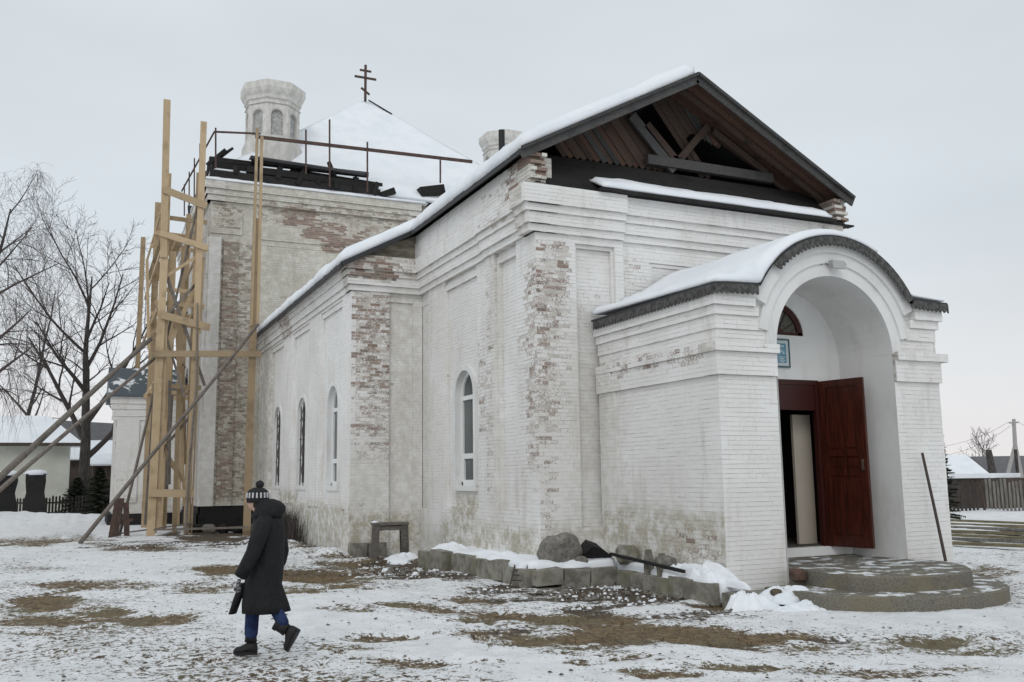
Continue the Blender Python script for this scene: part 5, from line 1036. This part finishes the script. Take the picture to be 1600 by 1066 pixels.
sh = thing('shed', 'low dark shed between the thick tree and the annex', 'shed', (2.4, 58, 0)); add_local('wall', 'shed', sh, lambda m: m.box((-1.8, 0, -.5), (2.4, 3, 2.7)))
fixn(add_local('roof', 'snow', sh, lambda m: m.add([(-2, -.3, 2.72), (2.6, -.3, 2.72), (2.6, 3.3, 3.4), (-2, 3.3, 3.4), (-2, -.3, 2.62), (2.6, -.3, 2.62), (2.6, 3.3, 3.3), (-2, 3.3, 3.3)], [(0, 1, 2, 3), (7, 6, 5, 4), (0, 4, 5, 1), (1, 5, 6, 2), (2, 6, 7, 3), (3, 7, 4, 0)])))
def fence(name, label, p, q, n, h, wd, mat, railmat, hv=.06, z0=None):
    root = thing(name, label, 'fence'); me = None; p = Vector(p); q = Vector(q); d = (q-p).normalized(); r = random.Random(n)
    m = MB(); m.box((-wd/2, -.012, 0), (wd/2, .012, h)); m.add([(-wd/2, -.012, h), (wd/2, -.012, h), (0, -.012, h+wd*.7), (-wd/2, .012, h), (wd/2, .012, h), (0, .012, h+wd*.7)], [(0, 1, 2), (5, 4, 3), (1, 4, 5, 2), (0, 2, 5, 3)])
    me = bpy.data.meshes.new('picket'); me.from_pydata(m.v, [], m.f); me.materials.append(M[mat]); ang = math.atan2(d.y, d.x)
    for i in range(n):
        c = p.lerp(q, (i+.5)/n); o = part('picket', me, root); o.location = (c.x, c.y, gh(c.x, c.y)+.02 if z0 is None else z0); o.rotation_euler = (r.uniform(-.02, .02), r.uniform(-.02, .02), ang); o.scale = (1, 1, 1+r.uniform(-hv, hv))
    za = gh(p.x, p.y); zb_ = gh(q.x, q.y); nrm = Vector((-d.y, d.x, 0))*.035
    for f in (.25, .78): put('rail', M[railmat], root, lambda m: m.beam(p+nrm+Vector((0, 0, za+h*f)), q+nrm+Vector((0, 0, zb_+h*f)), .04, .08))
    for i in range(int((q-p).length/2.6)+1):
        c = p+d*min(i*2.6, (q-p).length); put('post', M[railmat], root, lambda m: m.box((c.x-.05, c.y+.04, gh(c.x, c.y)-.3), (c.x+.05, c.y+.14, gh(c.x, c.y)+h)))
    return root
fa, fb = at(-60, 805, 50), at(172, 803, 48); fence('picket_fence', 'dark low picket fence behind the snow bank at the left', (fa.x, fa.y, 0), (fb.x, fb.y, 0), 46, 1.0, .11, 'dpicket', 'dpicket')
for px, lb, wdt in ((53, 'rough dark gate post with a snow cap standing in the left fence', .52), (8, 'rough dark gate post cut by the left edge of the photo', .5)):
    c = at(px, 803, 47.5); zz_ = gh(c.x, c.y); t = thing('gate_post', lb, 'gate post', (c.x, c.y, zz_), 'dark gate posts in the left fence')
    fixn(add_local('shaft', 'char', t, lambda m: m.loft([[(s*wdt*a_+random.uniform(-.03, .03), s*wdt*b_, z) for a_, b_ in ((-1, -.6), (1, -.6), (1.0, .6), (-1, .6))] for z, s in ((-.2, 1.1), (.7, 1.0), (1.3, .75), (1.9, .95), (2.25, .9))])))
    add_local('snow_cap', 'snow', t, lambda m: m.loft([[(s*wdt*math.cos(a_), s*wdt*.7*math.sin(a_), z) for a_ in [2*math.pi*k/12 for k in range(12)]] for z, s in ((2.2, 1.05), (2.32, 1.05), (2.42, .8), (2.47, .3))]), True)
# ------------------------------------------------------------------ right background
def rb(px, py, dep): p = at(px, py, dep); return Vector((p.x, p.y, 0))
q0, q1 = rb(1470, 805, 44), rb(1532, 806, 44.2); fence('picket_fence', 'dark green picket fence beside the porch right corner', q0, q1, 10, 1.35, .12, 'dpicket', 'shed', .08)
q2, q3 = rb(1542, 806, 44.4), rb(1640, 808, 43.5); fence('picket_fence', 'tall pale grey picket fence at the right edge', q2, q3, 16, 1.42, .10, 'picket', 'shed', .08)
def quadbox(m, a, b, dep, z0, z1):
    a, b = Vector(a), Vector(b); d = (b-a).normalized(); nn = Vector((-d.y, d.x, 0)); nn = nn if nn.dot(a) > 0 else -nn
    P = [a, b, b+nn*dep, a+nn*dep]; m.add([(p.x, p.y, z0) for p in P]+[(p.x, p.y, z1) for p in P], [(0, 3, 2, 1), (4, 5, 6, 7), (0, 1, 5, 4), (1, 2, 6, 5), (2, 3, 7, 6), (3, 0, 4, 7)])
    return P
def gabled(root, a, b, dep, z0, ze, zr_, rmat, wmat, over=.4):
    a, b = Vector(a), Vector(b); d = (b-a).normalized(); nn = Vector((-d.y, d.x, 0)); nn = nn if nn.dot(a) > 0 else -nn
    put('wall', M[wmat], root, lambda m: quadbox(m, a, b, dep, z0, ze)); a2 = a-d*over-nn*over; b2 = b+d*over-nn*over; dp = dep+2*over
    P = [a2, b2, b2+nn*dp, a2+nn*dp]; R0 = a2+nn*dp/2; R1 = b2+nn*dp/2
    vs = [(p.x, p.y, ze) for p in P]+[(R0.x, R0.y, zr_), (R1.x, R1.y, zr_)]; fixn(put('roof', M[rmat], root, lambda m: m.add(vs, [(0, 1, 5, 4), (1, 2, 5), (2, 3, 4, 5), (3, 0, 4), (3, 2, 1, 0)])))
ho = thing('snowy_shed', 'brown plank shed under a thin snowy roof behind the pickets', 'shed'); a, b = rb(1496, 800, 47), rb(1618, 800, 46)
put('wall', M['shed'], ho, lambda m: quadbox(m, a, b, 3, -.8, 1.25)); fixn(put('roof', M['snow'], ho, lambda m: quadbox(m, rb(1482, 800, 46.5), rb(1600, 800, 46.5), 4, 1.28, 1.5)))
put('door', M['redboard2'], ho, lambda m: quadbox(m, rb(1512, 800, 46.9), rb(1524, 800, 46.9), .1, -.5, .9))
ho = thing('snow_roofed_house', 'house with a broad white roof just right of the porch', 'house'); gabled(ho, rb(1440, 790, 60), rb(1548, 790, 60), 7, -.8, 1.0, 2.75, 'snow', 'shed')
ho = thing('dark_roofed_house', 'distant house with a dark gable roof before the round bare tree', 'house'); gabled(ho, rb(1512, 770, 88), rb(1558, 770, 88), 7, -1, 1.4, 2.8, 'slate', 'shed')
ho = thing('grey_green_barn', 'distant grey green barn behind the concrete utility pole', 'barn'); gabled(ho, rb(1565, 770, 80), rb(1660, 770, 80), 8, -1, .9, 2.9, 'slate', 'gshed')
up_ = thing('utility_pole', 'concrete utility pole with an A shaped brace at the right edge', 'pole'); D = 78
pb = [at(1584, 655, D), at(1586, 695, D), at(1572, 752, D), at(1597, 752, D)]
put('pole', M['polec'], up_, lambda m: m.tube([pb[3], pb[1], pb[0]], [.2, .17, .14], 8)); put('brace', M['polec'], up_, lambda m: m.tube([pb[2], pb[1]], [.17, .14], 8)); put('crossarm', M['polec'], up_, lambda m: m.beam(at(1577, 661, D), at(1591, 660, D), .12, .14))
for (x0_, y0_), (x1_, y1_) in (((1577, 659), (1380, 695)), ((1590, 659), (1720, 668)), ((1584, 662), (1400, 715))):
    p, q = at(x0_, y0_, D), at(x1_, y1_, D*.9); put('wire', M['iron'], up_, lambda m: m.tube([p.lerp(q, t)-Vector((0, 0, 1.0*4*t*(1-t))) for t in np.linspace(0, 1, 9)], .012, 4, cap=False))
c = rb(1552, 770, 70); ch = thing('tall_stump', 'dark broken trunk sticking up between the far roofs', 'trunk', (c.x, c.y, 0)); add_local('trunk', 'bark', ch, lambda m: m.tube([(0, 0, -1), (.1, 0, 1.5), (0, .1, 3.2)], [.35, .3, .22], 8), True)
c = rb(1600, 770, 66); ch = thing('fence_post', 'thin dark post standing right of the utility pole', 'post', (c.x-.5, c.y, 0)); add_local('shaft', 'bark', ch, lambda m: m.tube([(0, 0, -1), (0, 0, 3.1)], .12, 7))
# pile of old boards at the right
lp = thing('board_pile', 'low long pile of old yellowish boards in the snow right of the porch', 'timber'); r = random.Random(4)
for k in range(14):
    lay = k//5; y_ = 826+(k % 5)*6.0-lay*3; p = onZ(1452+r.uniform(-6, 30), y_, -.35); q = onZ(1655+r.uniform(-20, 30), y_+9+r.uniform(-2, 2), -.35); z = -.30+lay*.07
    put('board', M['straw' if k % 3 else 'picket'], lp, lambda m: m.beam((p.x, p.y, z), (q.x, q.y, z+r.uniform(-.02, .02)), r.uniform(.16, .3), .07, (0, 0, 1), j=.01))
# ------------------------------------------------------------------ the person
wd_ = Vector((-math.cos(YAW), math.sin(YAW), 0)); sd_ = Vector((-math.sin(YAW), -math.cos(YAW), 0))      # walking direction (left in the photo), towards the camera
pc = onZ(408, 1024, 0); PZ = gh(pc.x, pc.y)
per = thing('person', 'person in a long black hooded coat and black and white bobble hat walking left', 'person', (pc.x, pc.y, PZ))
def L(a, s, z): return wd_*a+sd_*s+Vector((0, 0, z))
def skin(name, mat, pts, edges, rads, sub=2, par=per):
    me = bpy.data.meshes.new(name); me.from_pydata([tuple(p) for p in pts], edges, []); o = bpy.data.objects.new(name, me); C.objects.link(o); o.parent = par
    md = o.modifiers.new('skin', 'SKIN'); md.use_smooth_shade = True
    for i, v in enumerate(me.skin_vertices[0].data): v.radius = rads[i] if isinstance(rads[i], tuple) else (rads[i], rads[i]); v.use_root = (i == 0)
    s_ = o.modifiers.new('sub', 'SUBSURF'); s_.levels = sub; s_.render_levels = sub; me.materials.append(M[mat]); return o
# body: pelvis, spine, neck, head, both arms, both legs
HN = (.10, .24, .70)        # near hand
bp = [L(-.03, 0, .86), L(-.04, 0, 1.05), L(-.02, 0, 1.26), L(.03, 0, 1.37), L(.075, 0, 1.46), L(.085, 0, 1.55),
      L(-.02, .17, 1.30), L(.04, .22, 1.05), L(.14, .22, .84), L(-.02, -.17, 1.30), L(-.10, -.22, 1.06), L(-.06, -.23, .85),
      L(-.01, .09, .82), L(-.14, .075, .47), L(-.28, .09, .24), L(.0, -.09, .82), L(.12, -.09, .46), L(.13, -.09, .10)]
be = [(0, 1), (1, 2), (2, 3), (3, 4), (4, 5), (2, 6), (6, 7), (7, 8), (2, 9), (9, 10), (10, 11), (0, 12), (12, 13), (13, 14), (0, 15), (15, 16), (16, 17)]
brd = [.10, .10, .11, .06, .085, .08, .06, .045, .032, .06, .045, .032, .07, .055, .045, .07, .055, .045]
skin('body', 'skin', bp, be, brd)
skin('jeans', 'jeans', [L(-.03, 0, .84), L(-.04, .055, .70), bp[13], L(-.265, .10, .27), bp[15], bp[16], L(.13, -.09, .13)], [(0, 1), (1, 2), (2, 3), (0, 4), (4, 5), (5, 6)], [.08, .070, .066, .062, .075, .074, .070])
def ring(c, ra, rs, n=24, ph=0, fold=0, seed=0, tilt=0): return [c+wd_*(ra*math.cos(t)*(1+fold*math.sin(5*t+seed)))+sd_*(rs*math.sin(t)*(1+fold*math.sin(4*t+seed*2)))+Vector((0, 0, tilt*math.cos(t))) for t in [2*math.pi*k/n for k in range(n)]]
coat = [(-.03, .42, .245, .225, .08, .0), (-.025, .50, .235, .22, .06, .0), (-.005, .68, .195, .20, .03, 0), (-.03, .86, .182, .195, .02, 0), (-.035, 1.0, .172, .19, .03, 0), (-.04, 1.12, .172, .20, .02, 0), (-.045, 1.24, .165, .215, .01, 0), (-.035, 1.31, .15, .195, .0, 0), (-.01, 1.365, .115, .13, 0, 0), (.02, 1.40, .085, .095, 0, 0)]
m = MB(); m.loft([ring(L(a, 0, z), ra*.94, rs, 28, 0, f, z*9, tl) for a, z, ra, rs, f, tl in coat]); ct = m.build('coat', M['coat'], per, smooth=True)
def sleeve(pts, rr_): m = MB(); m.tube(pts, rr_, 14); return m.build('sleeve', M['coat'], ct, smooth=True)
sleeve([L(-.05, .14, 1.33), L(-.045, .20, 1.27), L(.0, .245, 1.12), L(.035, .255, 1.0), L(.09, .25, .90), L(.155, .24, .785)], [.07, .082, .078, .072, .068, .062])
sleeve([L(-.03, -.14, 1.33), L(-.05, -.20, 1.26), L(-.10, -.24, 1.10), L(-.12, -.25, .98), L(-.10, -.25, .88), L(-.06, -.24, .80)], [.07, .08, .076, .07, .066, .06])
# hood lying on the back, collar
m = MB(); m.loft([ring(L(a, 0, z), ra, rs, 20, 0, f, 3) for a, z, ra, rs, f in ((-.02, 1.33, .15, .17, 0), (-.045, 1.38, .155, .165, .04), (-.05, 1.44, .15, .15, .05), (-.03, 1.49, .12, .125, .03), (.0, 1.515, .085, .09, 0))]); m.build('hood', M['coat'], ct, smooth=True)
put('coat_flap', M['coat'], ct, lambda m: m.loft([ring(L(a, .04, z), ra, .07, 12) for a, z, ra in ((.28, .41, .035), (.235, .55, .04), (.17, .70, .05))]), smooth=True)
# head details
hc = L(.085, 0, 1.505)
def uvs(c, ra, rs, rz, n=16, k=10, z0=-1, z1=1): return [[c+wd_*(ra*math.cos(math.asin(z))*math.cos(t))+sd_*(rs*math.cos(math.asin(z))*math.sin(t))+Vector((0, 0, rz*z)) for t in [2*math.pi*i/n for i in range(n)]] for z in np.linspace(z0, z1, k)]
hd = put('head', M['skin'], per, lambda m: m.loft(uvs(hc, .095, .078, .115, 18, 12, -.995, .995)), smooth=True)
put('nose', M['skin'], hd, lambda m: m.loft(uvs(hc+wd_*.095+Vector((0, 0, -.01)), .022, .014, .024, 8, 6, -.99, .99)), smooth=True)
for s in (-1, 1):
    put('eye', M['pwhite'], hd, lambda m: m.loft(uvs(hc+wd_*.082+sd_*.03*s+Vector((0, 0, .012)), .012, .014, .009, 8, 6, -.99, .99)), smooth=True)
    put('ear', M['skin'], hd, lambda m: m.loft(uvs(hc-wd_*.01+sd_*.078*s, .018, .008, .028, 8, 6, -.99, .99)), smooth=True)
put('mouth', M['doorframe'], hd, lambda m: m.loft(uvs(hc+wd_*.086+Vector((0, 0, -.052)), .008, .022, .005, 8, 6, -.99, .99)), smooth=True)
put('hair', M['hair'], hd, lambda m: m.loft(uvs(hc-wd_*.028+Vector((0, 0, -.02)), .085, .085, .11, 16, 10, -.98, .6)), smooth=True)
hat = put('hat', M['knit'], per, lambda m: m.loft([ring(hc+wd_*(-.012+.0*i)+Vector((0, 0, z)), ra, ra*.93, 20) for i, (z, ra) in enumerate(((-.025, .108), (.01, .113), (.045, .112), (.08, .104), (.105, .082), (.122, .045), (.128, .01)))]), smooth=True)
for k in range(18):
    a = 2*math.pi*k/18; dr = wd_*math.cos(a)+sd_*math.sin(a)*.93; c0 = hc-wd_*.012
    put('white_stripe', M['wknit'], hat, lambda m: m.beam(c0+dr*.116+Vector((0, 0, .022)), c0+dr*.110+Vector((0, 0, .074)), .008, .016, sd_*math.cos(a)-wd_*math.sin(a)))
put('pompom', M['knit'], hat, lambda m: m.loft(uvs(hc-wd_*.03+Vector((0, 0, .155)), .043, .043, .040, 14, 9, -.98, .98)), smooth=True)
def hand(c, dr, par):
    dr = Vector(dr).normalized(); up2 = wd_; root_ = c
    pts = [root_, root_+dr*.05, root_+dr*.085]; g = skin('glove', 'glove', pts, [(0, 1), (1, 2)], [(.028, .022), (.036, .022), (.034, .018)], 2, par)
    for i, (of, ln) in enumerate(((-.026, .052), (-.009, .064), (.009, .060), (.026, .046))):
        b0 = root_+dr*.080+up2*of; skin('finger', 'glove', [b0, b0+dr*ln*.5-sd_*.004, b0+dr*ln*.9-sd_*.016], [(0, 1), (1, 2)], [.0095, .009, .008], 1, g)
    b0 = root_+dr*.03+up2*.03; skin('thumb', 'glove', [b0, b0+up2*.022+dr*.02, b0+up2*.026+dr*.05], [(0, 1), (1, 2)], [.011, .010, .009], 1, g)
hand(L(.165, .24, .765), L(.18, 0, -1), per); hand(L(-.05, -.24, .79), L(.1, 0, -1), per)
def boot(ank, toe, up2, label=None):
    ank, toe, up2 = Vector(ank), Vector(toe).normalized(), Vector(up2).normalized(); sdv = toe.cross(up2)
    def rg(c, a, b, d=toe): return [c+d*(a*math.cos(t))+sdv*(b*math.sin(t)) for t in [2*math.pi*i/16 for i in range(16)]]
    m = MB(); m.loft([rg(ank+up2*.15, .060, .055), rg(ank+up2*.12, .063, .057), rg(ank+up2*.11, .055, .050), rg(ank+up2*.07, .056, .050), rg(ank+up2*.02, .062, .052)]);
    def sec(f, h, w_): return [ank+toe*f+sdv*(w_*math.cos(t))+up2*(-.075+max(0, h*math.sin(t))) for t in [math.pi*i/9 for i in range(10)]]
    m.loft([sec(-.065, .07, .028), sec(-.052, .10, .038), sec(0, .125, .043), sec(.045, .085, .045), (sec(.09, .058, .047)), sec(.14, .045, .043), sec(.165, .022, .025)])
    b = m.build('boot', M['boot'], per, smooth=True); fixn(b)
    s_ = MB(); s_.loft([[ank+toe*(.05+.12*math.cos(t))+sdv*(.048*math.sin(t))+up2*z for t in [2*math.pi*i/20 for i in range(20)]] for z in (-.10, -.072)]); fixn(s_.build('sole', M['pipe'], b)); return b
boot(L(.13, -.09, .10), wd_+Vector((0, 0, .0)), (0, 0, 1)); dr = (wd_*.50+Vector((0, 0, -.87))).normalized(); upb = (wd_*.87+Vector((0, 0, .50))).normalized(); boot(L(-.285, .10, .245), dr, upb)
